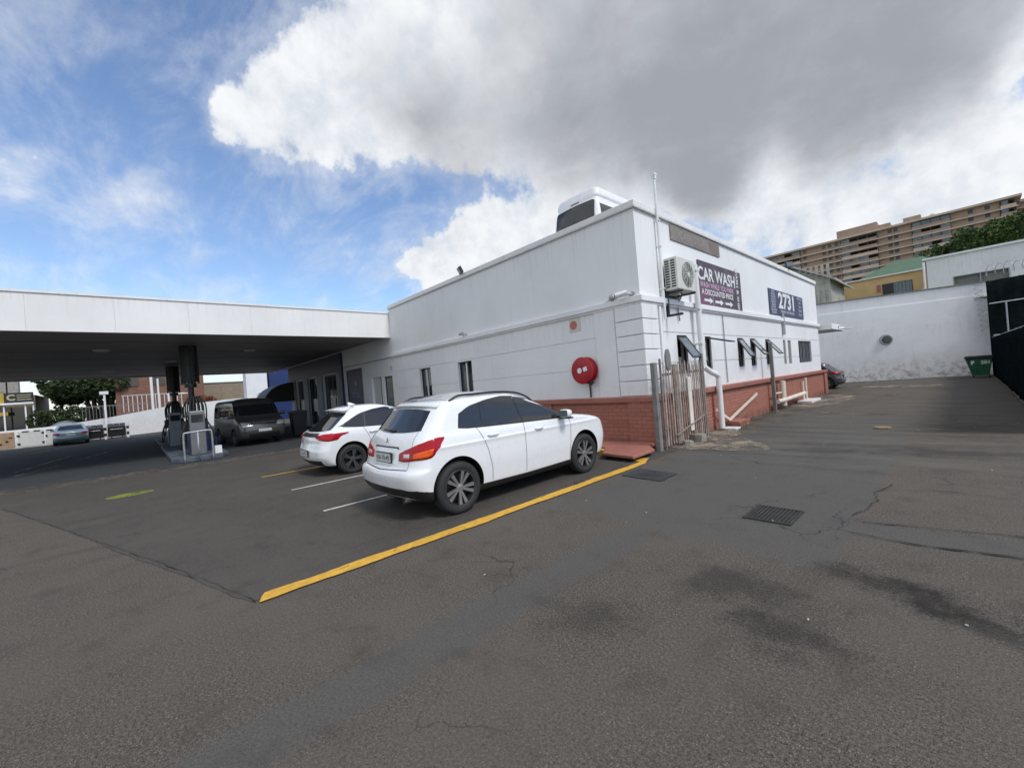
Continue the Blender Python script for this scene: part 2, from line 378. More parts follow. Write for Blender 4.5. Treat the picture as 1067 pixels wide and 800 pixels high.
if 0: sheet('trench_patch',[(-2.62,-3.2),(-2.42,.2),(-2.60,.9),(-2.66,2.0),(-2.64,3.8),(-2.28,3.8),(-2.26,2.9),(-2.24,1.95),(-2.22,.9),(-2.1,.2),(-2.1,-3.2)],.004,M['asph3'],.1,.02,6)
if 0: sheet('trench_repair',[(-.78,4.88),(-.78,5.34),(.24,5.48),(1.0,5.6),(1.0,5.05),(.22,4.96)],.004,M['asph3'],.08,.02,7)
sheet('concrete_apron',[(-4.6,8.6),(-4.1,8.45),(-3.0,8.7),(-2.5,8.75),(-2.75,9.3),(-3.2,9.9),(-3.7,10.6),(-4.0,11.6),(-4.6,12.1)],.010,M['apron'],.1,.09,8)
sheet('rear_apron',[(-4.55,17.6),(-3.8,17.2),(-3.2,18.2),(-3.0,21.5),(-3.6,23.5),(-4.5,23)],.010,M['apron'],.15,.12,9)
sheet('cement_streak',[(-3.9,28.6),(-2,27.2),(-.6,27.6),(-.8,28.6),(-2.4,29.6),(-3.6,30)],.010,M['apron'],.3,.12,10)
sheet('cement_patch',[(-3.2,15.5),(-2.9,15.35),(-2.5,15.45),(-2.6,15.75),(-3.1,15.8)],.010,M['strip'],.05,.06,12)
sheet('cement_patch',[(-2.0,15.2),(-1.6,15.1),(-1.3,15.3),(-1.5,15.6),(-1.9,15.6)],.010,M['strip'],.05,.06,13)
sheet('cement_patch',[(-2.6,22.2),(-2.1,21.9),(-1.7,22.1),(-1.9,22.7),(-2.5,22.8)],.010,M['strip'],.06,.10,14)
sheet('tar_patch',[(-3.95,5.85),(-3.2,5.8),(-3.2,6.35),(-3.93,6.45)],.011,M['fore'],.06,.02,15)
def crack(name,pts,w,z,mat,seed,amp=.03):
    m=MB(); P=[]; 
    for i in range(len(pts)-1):
        a=Vector(pts[i]);b=Vector(pts[i+1]);k=max(2,int((b-a).length/.06))
        for j in range(k): P.append(a+(b-a)*(j/k))
    P.append(Vector(pts[-1])); vs=[];fs=[]
    for i,p in enumerate(P):
        d=(P[min(i+1,len(P)-1)]-P[max(i-1,0)]).normalized(); nn=Vector((-d.y,d.x))
        o=noise.noise(Vector((p.x*5,p.y*5,seed)))*amp
        ww=w*(.15+1.3*abs(noise.noise(Vector((p.x*3.7,p.y*3.7,seed+9)))))
        vs+=[(*(p+nn*(o+ww)),z),(*(p+nn*(o-ww)),z)]
    for i in range(len(P)-1): fs.append((2*i,2*i+1,2*i+3,2*i+2))
    m.add(vs,fs); o=struct(name,m,mat); return o
crack('crack',[(-.77,5.26),(-.3,5.4),(.24,5.50),(.9,5.62)],.020,.012,M['crack'],1)
crack('crack',[(-.82,4.88),(-.4,4.86),(.22,4.94),(.8,5.0)],.024,.012,M['crack'],2)
crack('crack',[(-.86,5.4),(-.74,6.1),(-.80,6.5),(-.70,7.0)],.014,.012,M['crack'],3,.07)
crack('crack',[(-.7,6.7),(-.2,6.9),(.3,6.85)],.012,.012,M['crack'],4)
if 0: crack('crack',[(-3.6,3.98),(-2.9,3.86),(-2.2,3.78),(-1.3,3.95)],.006,.012,M['crack'],5,.06)
if 0: crack('crack',[(-3.2,6.5),(-2.7,6.1),(-2.3,5.5)],.010,.012,M['crack'],6,.06)
if 0: crack('crack',[(-2.62,-2),(-2.45,.2),(-2.62,.9),(-2.67,2),(-2.65,3.7)],.005,.012,M['tarline'],7)
if 0: crack('crack',[(-2.1,-2),(-2.1,.2),(-2.22,.9),(-2.24,2)],.006,.012,M['tarline'],8)
crack('crack',[(-4.1,.66),(-6.2,.05),(-8.8,-.77),(-10.4,-1.25),(-13,-2.1)],.006,.012,M['crack'],9,.03)
crack('crack',[(-3.2,8.1),(-2.3,7.6),(-1.7,7.7)],.012,.012,M['crack'],10,.08)
crack('crack',[(-6.0,-1.6),(-7.5,-1.2),(-9.5,-2.2)],.008,.002,M['crack'],12,.08)

M['fadedline']=simple('faded_line',(.26,.26,.26),.8,0,.2,3,0,.6,(.08,.08,.08),wear=(2,.42,.56))
def line(name,pts,w,z,mat,seed=0):
    a=Vector(pts[0]);b=Vector(pts[1]); d=(b-a).normalized(); nn=Vector((-d.y,d.x))*w/2
    return sheet(name,[tuple(a-nn),tuple(b-nn),tuple(b+nn),tuple(a+nn)],z,mat,.08,.012,seed)
sheet('yellow_line',[(-4.215,.74),(-4.06,.66),(-4.02,3.0),(-4.04,6.82),(-4.22,7.28),(-4.44,7.22),(-4.40,6.98),(-4.20,6.9),(-4.18,3.0)],.014,M['yellowline'],.06,.013,20)
line('bay_line',[(-6.50,1.95),(-6.52,7.3)],.085,.010,M['whiteline'],21)
line('bay_line',[(-8.62,2.05),(-8.66,7.3)],.085,.010,M['whiteline'],22)
line('bay_line',[(-10.88,2.0),(-10.88,7.3)],.08,.010,M['yellowline'],23)
line('bay_line',[(-5.48,7.38),(-4.42,7.12)],.07,.010,M['whiteline'],24)
m=[(-11.82+.26*math.cos(a),-.2+.36*math.sin(a)) for a in [2*PI*k/20 for k in range(20)]]
sheet('painted_marking',m,.010,M['limepaint'],.08,.03,25)
for k,(a,b) in enumerate([((-38.5,-5.2),(-42.5,-3.2)),((-34,-4.4),(-37,-3.2)),((-41,-1.2),(-45,.6)),((-22,-3.2),(-28,-2.3)),((-20.5,-3.0),(-22.5,-2.2)),((-24,-1.9),(-28,-1.0))]):
    line('lane_mark',[a,b],.16,.012,M['fadedline'],30+k)

# storm drain grate
M['rustdark']=simple('dark_iron',(.045,.043,.042),.7,.3,.3,9)
gt=thing('drain_grate','rusty barred storm drain grate set in the asphalt patch','drain grate',(-1.5,5.05,0))
fr=MB(); x0,x1,y0,y1=-1.72,-1.27,4.80,5.33
fr.box(x0,x1,y0,y0+.025,.0,.016); fr.box(x0,x1,y1-.025,y1,.0,.016); fr.box(x0,x0+.025,y0+.0255,y1-.0255,0,.016); fr.box(x1-.025,x1,y0+.0255,y1-.0255,0,.016)
part('frame',fr,M['rustdark'],gt)
b=MB(); b.box(x0+.026,x1-.026,y0+.026,y1-.026,.001,.0085); part('pit',b,M['crack'],gt)
b=MB()
for k in range(11):
    xx=x0+.034+k*.0365; b.box(xx,xx+.015,y0+.027,y1-.027,.009,.0145)
b.box(x0+.027,x1-.027,5.05,5.07,.0087,.0142)
part('grille',b,M['rustdark'],gt)

# small litter
def chunk(name,c,s,mat,seed,label,cat,group=None):
    rnd=random.Random(seed); m=MB(); n=7
    ring=[(c[0]+s[0]*math.cos(2*PI*k/n)*rnd.uniform(.7,1.1),c[1]+s[1]*math.sin(2*PI*k/n)*rnd.uniform(.7,1.1)) for k in range(n)]
    m.prism(ring,c[2],c[2]+s[2]); o=part(name,m,mat); tag(o,label,cat,group); return o
M['card']=simple('cardboard',(.34,.24,.13),.9,0,.2,6)
chunk('cardboard_piece',(-1.33,12.35,.008),(.20,.13,.03),M['card'],3,'crumpled tan cardboard lying on the driveway','cardboard')
M['litter']=simple('pale_litter',(.5,.49,.46),.8)
rn=random.Random(5)
for k in range(26):
    px_,py_=rn.uniform(-3.6,1.0),rn.uniform(1.2,16) if k<18 else rn.uniform(5,14)
    if px_<-3.9: continue
    chunk('pebble',(px_,py_,.008),(rn.uniform(.005,.011),rn.uniform(.005,.011),.006),M['litter'],k+40,'small pale stone chip lying loose on the driveway','stone','pale stone chips on the driveway')
# ------------------------------------------------------------------ vehicles
def pchip(x,y,xi):
    x=np.array(x,float);y=np.array(y,float);h=np.diff(x);d=np.diff(y)/h
    m=np.zeros_like(y)
    for i in range(1,len(x)-1):
        if d[i-1]*d[i]>0:
            w1=2*h[i]+h[i-1];w2=h[i]+2*h[i-1]; m[i]=(w1+w2)/(w1/d[i-1]+w2/d[i])
    m[0]=d[0];m[-1]=d[-1]
    xi=np.clip(xi,x[0],x[-1]); k=np.clip(np.searchsorted(x,xi)-1,0,len(x)-2)
    t=(xi-x[k])/h[k]; 
    return (2*t**3-3*t**2+1)*y[k]+(t**3-2*t**2+t)*h[k]*m[k]+(-2*t**3+3*t**2)*y[k+1]+(t**3-t**2)*h[k]*m[k+1]

def car_body(rows,L,taperR=.03,taperF=.05,nz=64,bowR=.05,bowF=.12,cr=(.24,.26),cf=(.40,.42),cfg=(.26,.26),zg=1.0,rowsP=None):
    """rows: (z,sR,sF,W); body as stacked plan outlines, returned with y in 0..L"""
    A=np.array(rows,float); lv=np.arange(len(A)); u=np.linspace(0,len(A)-1,nz)
    z=pchip(lv,A[:,0],u); sR=pchip(lv,A[:,1],u); sF=pchip(lv,A[:,2],u); W=pchip(lv,A[:,3],u)
    half=[]
    nc,ns,ne=9,26,7
    vs=[];m=None
    for i in range(nz):
        w=W[i]; a,b=sR[i],sF[i]; ln=b-a
        q_=min(1,max(0,(z[i]-zg)/.12)); cfx=cf[0]*(1-q_)+cfg[0]*q_; cfy=cf[1]*(1-q_)+cfg[1]*q_
        rx,ry=min(cr[0],w*.45),min(cr[1],ln*.3); fx,fy=min(cfx,w*.55),min(cfy,ln*.35)
        def side(s): # half width along the length
            t=(s-L/2)/(L/2)
            return w*(1-(taperF*abs(t)**3 if t>0 else taperR*abs(t)**3))
        pts=[]
        wr=side(a+ry); wf=side(b-fy)
        for k in range(ne):
            x=(wr-rx)*k/ne; pts.append((x,a+bowR*(x/w)**2))
        y0=a+bowR*((wr-rx)/w)**2
        for k in range(nc):
            t=PI/2*k/(nc-1); pts.append((wr-rx+rx*math.sin(t),y0+(ry-(y0-a))*(1-math.cos(t))))
        for k in range(1,ns):
            s=a+ry+(b-fy-a-ry)*k/ns; pts.append((side(s),s))
        y1=b-bowF*((wf-fx)/w)**2
        for k in range(nc):
            t=PI/2*k/(nc-1); pts.append((wf-fx+fx*math.cos(t),b-fy+(fy-(b-y1))*math.sin(t)))
        for k in range(1,ne+1):
            x=(wf-fx)*(1-k/ne); pts.append((x,b-bowF*(x/w)**2))
        ring=pts+[(-x,y) for x,y in pts[-2:0:-1]]
        m=len(ring); vs+=[(x,y,z[i]) for x,y in ring]
    fs=[]
    for i in range(nz-1):
        for k in range(m): fs.append((i*m+k,i*m+(k+1)%m,(i+1)*m+(k+1)%m,(i+1)*m+k))
    fs.append(tuple(range(m))[::-1]); fs.append(tuple((nz-1)*m+k for k in range(m)))
    b=MB(); b.add(vs,fs); return b

def resamp(P,n):
    P=[Vector(p) for p in P]
    if len(P)==1: return [P[0].copy() for _ in range(n)]
    d=[0]
    for i in range(1,len(P)): d.append(d[-1]+(P[i]-P[i-1]).length)
    out=[]
    for k in range(n):
        t=d[-1]*k/(n-1); i=0
        while i<len(P)-2 and d[i+1]<t: i+=1
        f=(t-d[i])/max(1e-9,d[i+1]-d[i]); out.append(P[i].lerp(P[i+1],min(1,f)))
    return out
def smoothc(P,k=6):
    P=[Vector(p) for p in P]; out=[]
    for i in range(len(P)-1):
        p0=P[max(0,i-1)];p1=P[i];p2=P[i+1];p3=P[min(len(P)-1,i+2)]
        for j in range(k):
            t=j/k; out.append(.5*((2*p1)+(p2-p0)*t+(2*p0-5*p1+4*p2-p3)*t*t+(3*p1-p0-3*p2+p3)*t**3))
    out.append(P[-1]); return out
class Skin:
    """projects flat outlines onto the body surface"""
    def __init__(s,mb):
        me=mb.mesh('tmp'); me.transform(Matrix.Identity(4)); bm=bmesh.new(); bm.from_mesh(me); bmesh.ops.triangulate(bm,faces=bm.faces)
        s.t=BVHTree.FromBMesh(bm); bm.free(); bpy.data.meshes.remove(me)
    def hit(s,p,d):
        if d is None:
            l,n,i,r=s.t.find_nearest(p); return l,n
        l,n,i,r=s.t.ray_cast(p,d)
        if l is None: l,n,i,r=s.t.find_nearest(p)
        return l,n
    def patch(s,lo,up,d,eps=.004,n=28,m=8,th=.012,inner=None):
        lo=resamp(lo,n);up=resamp(up,n);vs=[];ns=[]
        for j in range(m+1):
            for i in range(n):
                p=lo[i].lerp(up[i],j/m); l,nn=s.hit(p,d); vs.append(l+nn*eps); ns.append(nn)
        N=n*(m+1); b=MB(); 
        fs=[(j*n+i,j*n+i+1,(j+1)*n+i+1,(j+1)*n+i) for j in range(m) for i in range(n-1)]
        vs2=[v-q*(th+eps) for v,q in zip(vs,ns)]
        f2=[tuple(x+N for x in f[::-1]) for f in fs]
        ring=[i for i in range(n)]+[j*n+n-1 for j in range(1,m+1)]+[m*n+i for i in range(n-2,-1,-1)]+[j*n for j in range(m-1,0,-1)]
        f3=[(ring[k],ring[(k+1)%len(ring)],ring[(k+1)%len(ring)]+N,ring[k]+N) for k in range(len(ring))]
        b.add(vs+vs2,fs+f2+f3); return b
    def ribbon(s,P,w,d,eps=.0015,n=40,b=None):
        P=resamp(P,n); b=b or MB(); vs=[];fs=[]
        for i,p in enumerate(P):
            t=(P[min(i+1,n-1)]-P[max(i-1,0)]).normalized(); sd=t.cross(d if d is not None else Vector((0,0,1))).normalized()
            for q in (-.5,.5):
                l,nn=s.hit(p+sd*w*q,d); vs.append(l+nn*eps)
        for i in range(n-1): fs.append((2*i,2*i+1,2*i+3,2*i+2))
        b.add(vs,fs); return b

def cut_arches(body,cents,r,halfw,depth=.30):
    cs=[]
    for (cy,cz) in cents:
        for sx in (-1,1):
            m=MB(); n=48
            x0=sx*(halfw-depth); x1=sx*(halfw+.3)
            ring=[(cy+r*math.cos(2*PI*k/n),cz+r*math.sin(2*PI*k/n)) for k in range(n)]
            m.prism(ring,min(x0,x1),max(x0,x1),lambda a,b,h:(h,a,b))
            me=m.mesh('cutter'); me.materials.append(M['black']); o=bpy.data.objects.new('cutter',me); C.objects.link(o); cs.append(o)
    for o in cs:
        md=body.modifiers.new('b','BOOLEAN'); md.object=o; md.operation='DIFFERENCE'; md.solver='EXACT'
        md.material_mode='TRANSFER'
    dg=bpy.context.evaluated_depsgraph_get(); me=bpy.data.meshes.new_from_object(body.evaluated_get(dg))
    body.modifiers.clear(); body.data=me
    for o in cs: me2=o.data; bpy.data.objects.remove(o); bpy.data.meshes.remove(me2)

def wheel(parent,x,y,r,wd,kind,spin=0.):
    """wheel at local (x,y,r); outer face away from the middle"""
    s=1 if x>0 else -1
    h=MB(); h.lathe([(.0,-.05),(.09,-.05),(.1,-.02),(.19,-.04),(.19,.0),(0.0,.0)],'x',(0,0,0),24)
    hub=part('wheel',h,M['black'],parent,local=True); hub.location=(x-s*wd/2,y,r)
    t=MB(); rr=r*.695; hw=wd/2
    t.lathe([(rr,-hw*.86),(rr+.02,-hw*.98),(r-.05,-hw),(r-.018,-hw*.9),(r,-hw*.68),(r,hw*.68),(r-.018,hw*.9),(r-.05,hw),(rr+.02,hw*.98),(rr,hw*.86)],'x',(0,0,0),56,closed=True)
    for q in (-.35,0,.35): pass
    part('tyre',t,M['rubber'],hub,angle=50,local=True)
    f=MB(); X=s*hw
    # barrel + lip
    f.mi=0
    f.lathe([(rr+.004,X*.86),(rr-.004,X*.93),(rr-.018,X*.92),(rr-.03,X*.55),(rr-.04,-X*.5),(.06,-X*.45),(0,-X*.45)],'x',(0,0,0),56)
    f.mi=1
    ro=rr-.012
    if kind=='asx':
        nsp=10
        for k in range(nsp):
            a=2*PI*k/nsp+spin+(.10 if k%2 else -.10)
            w0,w1=.026,.052
            def P(rad,off,xx): return (xx, rad*math.cos(a)-off*math.sin(a), rad*math.sin(a)+off*math.cos(a))
            q=[(.045,-w0/2),(ro,-w1/2+.012),(ro,w1/2+.012),(.045,w0/2)]
            vs=[P(rad,o,X*.80 if rad<.1 else X*.90) for rad,o in q]+[P(rad,o,X*.55) for rad,o in q]
            f.add(vs,[(0,1,2,3),(7,6,5,4),(0,4,5,1),(1,5,6,2),(2,6,7,3),(3,7,4,0)])
    else:
        for k in range(5):
            for dlt in (-.13,.13):
                a=2*PI*k/5+spin+dlt; w0,w1=.022,.036
                def P(rad,off,xx): return (xx, rad*math.cos(a)-off*math.sin(a), rad*math.sin(a)+off*math.cos(a))
                q=[(.045,-w0/2),(ro,-w1/2),(ro,w1/2),(.045,w0/2)]
                vs=[P(rad,o,X*.78 if rad<.1 else X*.88) for rad,o in q]+[P(rad,o,X*.55) for rad,o in q]
                f.add(vs,[(0,1,2,3),(7,6,5,4),(0,4,5,1),(1,5,6,2),(2,6,7,3),(3,7,4,0)])
    f.lathe([(.0,X*.84),(.03,X*.84),(.055,X*.78),(.06,X*.5)],'x',(0,0,0),24)
    f.lathe([(ro-.006,X*.90),(ro+.01,X*.93),(ro+.012,X*.80),(ro-.008,X*.78)],'x',(0,0,0),56,closed=True)
    part('rim',f,[M['darkalloy'],M['alloy'] if kind!='dark' else M['steelrim']],hub,angle=35,local=True)
    return hub
M['steelrim']=simple('grey_hubcap',(.11,.11,.115),.4,.6)

def yz(P,x): return [Vector((x,a,b)) for a,b in P]
def xz(P,y): return [Vector((a,y,b)) for a,b in P]
def shift(b,dy):
    b.v=[(x,y+dy,z) for x,y,z in b.v]; return b
def text_mesh(s,size=1.,bold=0.,align='CENTER',extr=0.,spacing=1.,sx=1.):
    cu=bpy.data.curves.new('t','FONT'); cu.body=s; cu.size=size; cu.align_x=align; cu.align_y='CENTER'; cu.offset=bold; cu.extrude=extr; cu.space_character=spacing
    cu.resolution_u=3
    o=bpy.data.objects.new('t',cu); C.objects.link(o); dg=bpy.context.evaluated_depsgraph_get(); dg.update()
    me=bpy.data.meshes.new_from_object(o.evaluated_get(dg)); bpy.data.objects.remove(o); bpy.data.curves.remove(cu)
    vs=[(v.co.x*sx,v.co.y,v.co.z) for v in me.vertices]; fs=[tuple(p.vertices) for p in me.polygons]; bpy.data.meshes.remove(me)
    return vs,fs
def put_text(mb,s,org,U,V,size,**k):
    vs,fs=text_mesh(s,size,**k); U=Vector(U);V=Vector(V);N=U.cross(V);O=Vector(org)
    mb.add([O+U*x+V*y+N*z for x,y,z in vs],fs)

def make_vehicle(name,label,cat,loc,rz,spec,group=None):
    """spec: dict describing one vehicle; local coords: rear at -L/2, +Y forward"""
    L=spec['L']; D=-L/2
    t=thing(name,label,cat,loc,rz,group)
    bm_=car_body(spec['rows'],L,**spec.get('bodyk',{}))
    sk=Skin(bm_)
    paint=spec['paint']; W=spec['W']
    body=part('body',shift(bm_,D),[paint,M['black']],None,smooth=True)
    r=spec['r']; ax=spec['axles']
    for p in body.data.polygons:
        if p.center.z<spec.get('sill',.235): p.material_index=1
    cut_arches(body,[(a+D,r+.02) for a in ax],r+spec.get('gap',.055),W)
    body.parent=t
    body.data.set_sharp_from_angle(angle=R(45))
    for k,a in enumerate(ax):
        for s in (-1,1): wheel(t,s*(W-.012),a+D,r,spec.get('tw',.215),spec['wheel'],spin=.3*k+.1)
    def add(nm,b,mat,parent=t,**k): return part(nm,shift(b,D),mat,parent,smooth=True,local=True,**k)
    out={'t':t,'add':add,'sk':sk,'D':D}
    for s in (-1,1):
        dr=Vector((-s,0,0)); X=s*3
        for (nm,lo,up,mat) in spec.get('side',[]):
            b=sk.patch(yz(lo,X),yz(up,X),dr,eps=.004 if nm!='window_surround' else .0015)
            o=add(nm,b,M[mat] if isinstance(mat,str) else mat); o.data.set_sharp_from_angle(angle=R(50))
        for P,w in spec.get('seams',[]): add('door_seam',sk.ribbon(yz(P,X),w,dr),M['tarline'])
        for (y,z) in spec.get('handles',[]):
            l,nn=sk.hit(Vector((X,y,z)),dr); h=MB(); h.tube([l+Vector((s*.004,-.10,0)),l+Vector((s*.03,-.07,.004)),l+Vector((s*.034,.05,.004)),l+Vector((s*.004,.09,0))],[.012,.015,.015,.011],8)
            add('door_handle',h,paint)
        if 'mirror' in spec:
            y,z=spec['mirror']; l,nn=sk.hit(Vector((X,y,z)),dr); c=l+Vector((s*.15,0,.03)); mm=MB()
            n=10
            for (q,mi) in ((0,0),):
                rings=[]
                for yy,sc in ((-.05,.9),(-.03,1.),(.02,1.),(.07,.85),(.1,.5)):
                    rings.append([(c.x+.105*sc*math.copysign(abs(math.cos(a))**.6,math.cos(a)),c.y+yy,c.z+.07*sc*math.copysign(abs(math.sin(a))**.6,math.sin(a))) for a in [2*PI*k/16 for k in range(16)]])
                vs=[v for rg in rings for v in rg]; fs=[(i*16+k,i*16+(k+1)%16,(i+1)*16+(k+1)%16,(i+1)*16+k) for i in range(4) for k in range(16)]+[tuple(range(16)),tuple(64+k for k in range(16))[::-1]]
                mm.add(vs,fs)
            mo=add('mirror',mm,paint)
            st=MB(); st.bar(l+Vector((-s*.02,0,-.02)),c+Vector((0,0,-.05)),.05,.04); st.box(c.x-.1,c.x+.1,c.y-.045,c.y+.08,c.z-.085,c.z-.062)
            o=part('mirror_foot',shift(st,D),M['trimblack'],mo,local=True)
            gl=MB(); gl.box(c.x-.088,c.x+.088,c.y-.056,c.y-.0505,c.z-.055,c.z+.055); part('mirror_glass',shift(gl,D),M['clearglass'],mo,local=True)
    for (nm,lo,up,mat,dirn) in spec.get('ends',[]):
        if dirn=='rear': b=sk.patch(xz(lo,-2),xz(up,-2),Vector((0,1,0)),n=24,m=10)
        elif dirn=='front': b=sk.patch(xz(lo,L+2),xz(up,L+2),Vector((0,-1,0)),n=24,m=10)
        else: b=sk.patch([Vector(p) for p in lo],[Vector(p) for p in up],None,n=60,m=8,eps=.006)
        o=add(nm,b,M[mat] if isinstance(mat,str) else mat); o.data.set_sharp_from_angle(angle=R(50))
    return out
def mirrorx(P): return [(-p[0],)+tuple(p[1:]) for p in P]

# ---- the white crossover SUV in front
asx=dict(sill=.30,L=4.30,W=.885,r=.345,axles=(.74,3.41),wheel='asx',paint=M['carwhite'],tw=.225,
 rows=[(.21,.32,4.00,.78),(.25,.16,4.16,.83),(.34,.07,4.24,.858),(.45,.015,4.28,.872),(.56,.0,4.30,.884),(.63,.015,4.30,.888),(.68,.085,4.295,.889),(.78,.115,4.27,.888),(.86,.13,4.24,.886),(.915,.145,4.17,.892),(.935,.15,4.13,.879),(1.00,.175,3.86,.868),(1.045,.20,3.52,.852),(1.075,.225,3.26,.834),(1.11,.26,3.12,.818),(1.20,.335,2.90,.788),(1.30,.42,2.68,.760),(1.40,.50,2.43,.728),(1.45,.54,2.30,.706),(1.49,.60,2.17,.680),(1.525,.80,2.05,.645),(1.555,1.02,1.92,.60),(1.58,1.18,1.78,.50),(1.597,1.28,1.66,.30),(1.604,1.36,1.58,.1)],
 bodyk=dict(nz=110,taperR=.055,taperF=.06,bowR=.10,bowF=.22,cr=(.30,.27),cf=(.46,.40)),
 mirror=(2.82,1.08),handles=[(1.36,.965),(2.28,.935)])
LW=[(.84,1.135),(.95,1.118),(1.30,1.10),(2.00,1.075),(2.60,1.055),(3.00,1.048)]
UW=[(.90,1.30),(1.06,1.385),(1.38,1.448),(1.70,1.482),(2.00,1.458),(2.30,1.372),(2.60,1.245),(2.84,1.13),(3.00,1.062)]
asx['side']=[]
def split_side(lw,uw,cuts,gap=.03):
    """cut the side glass outline at given s positions (slanted pillars) -> list of (lo,up)"""
    lw=smoothc([(a,b,0) for a,b in lw],4); uw=smoothc([(a,b,0) for a,b in uw],6)
    def at(P,s):
        for i in range(len(P)-1):
            if P[i].x<=s<=P[i+1].x: 
                f=(s-P[i].x)/(P[i+1].x-P[i].x+1e-9); return P[i].y+(P[i+1].y-P[i].y)*f
        return P[0].y if s<P[0].x else P[-1].y
    segs=[]; 
    b=[(lw[0].x,uw[0].x)]+list(cuts)+[(lw[-1].x,uw[-1].x)]
    for k in range(len(b)-1):
        l0=b[k][0]+(gap/2 if k>0 else 0); u0=b[k][1]+(gap/2 if k>0 else 0); l1=b[k+1][0]-(gap/2 if k<len(b)-2 else 0); u1=b[k+1][1]-(gap/2 if k<len(b)-2 else 0)
        lo=[(l0+(l1-l0)*j/16,at(lw,l0+(l1-l0)*j/16)) for j in range(17)]; up=[(u0+(u1-u0)*j/16,at(uw,u0+(u1-u0)*j/16)) for j in range(17)]
        segs.append((lo,up))
    return segs
frm=[('window_surround',[(a,b-.014) for a,b in LW],[(a,b+.014) for a,b in UW],'trimblack')]
asx['side'].append(('window_surround',[(LW[0][0]-.03,LW[0][1]-.012)]+[(a,b-.016) for a,b in LW[1:]],[(UW[0][0]-.03,UW[0][1]+.012)]+[(a,b+.016) for a,b in UW[1:]],'trimblack'))
for lo,up in split_side(LW,UW,[(1.20,1.24),(1.98,1.90)]): asx['side'].append(('side_window',lo,up,'glass'))
asx['side']+= [('side_cladding',[(1.05,.225),(2.0,.215),(3.08,.225)],[(1.05,.315),(2.0,.30),(3.08,.315)],'trimblack')]
asx['seams']=[([(1.98,1.07),(1.97,.9),(1.97,.42),(1.97,.33)],.008),([(3.02,1.04),(3.05,.9),(3.02,.6),(2.99,.33)],.008),([(1.10,1.10),(1.17,.95),(1.24,.78),(1.30,.5),(1.30,.33)],.008)]
RWl=[(-.63,1.14),(-.3,1.115),(0,1.108),(.3,1.115),(.63,1.14)]; RWu=[(-.57,1.385),(-.3,1.41),(0,1.418),(.3,1.41),(.57,1.385)]
asx['ends']=[('rear_window',RWl,RWu,'glass','rear'),
 ('tailgate_seam',[(-.60,.665),(0,.645),(.60,.665)],[(-.60,.672),(0,.652),(.60,.672)],'tarline','rear'),
 ('rear_bumper_lower',[(-.88,.345,.225),(-.86,.25,.225),(-.78,.12,.225),(-.6,.0,.225),(0,-.05,.225),(.6,.0,.225),(.78,.12,.225),(.86,.25,.225),(.88,.345,.225)],[(-.90,.345,.37),(-.88,.25,.385),(-.82,.1,.40),(-.6,.0,.41),(0,-.05,.41),(.6,.0,.41),(.82,.1,.40),(.88,.25,.385),(.90,.345,.37)],'trimblack','wrap'),
 ('plate_recess',[(-.32,.725),(.32,.725)],[(-.34,.925),(.34,.925)],M['carwhite'],'rear'),
 ('plate_garnish',[(-.36,.915),(.36,.915)],[(-.34,.945),(.34,.945)],'trimblack','rear')]
windsh=([(-.70,1.09),(0,1.10),(.70,1.09)],[(-.55,1.44),(0,1.49),(.55,1.44)])
asx['ends']+= [('windscreen',windsh[0],windsh[1],'glass','front'),('grille',[(-.42,.45),(.42,.45)],[(-.5,.86),(.5,.86)],'trimblack','front')]
V=make_vehicle('parked_suv','white crossover suv with black roof rails parked beside the yellow line','car',(-5.43,2.36+2.15,0),0,asx)
t,add,sk,D=V['t'],V['add'],V['sk'],V['D']
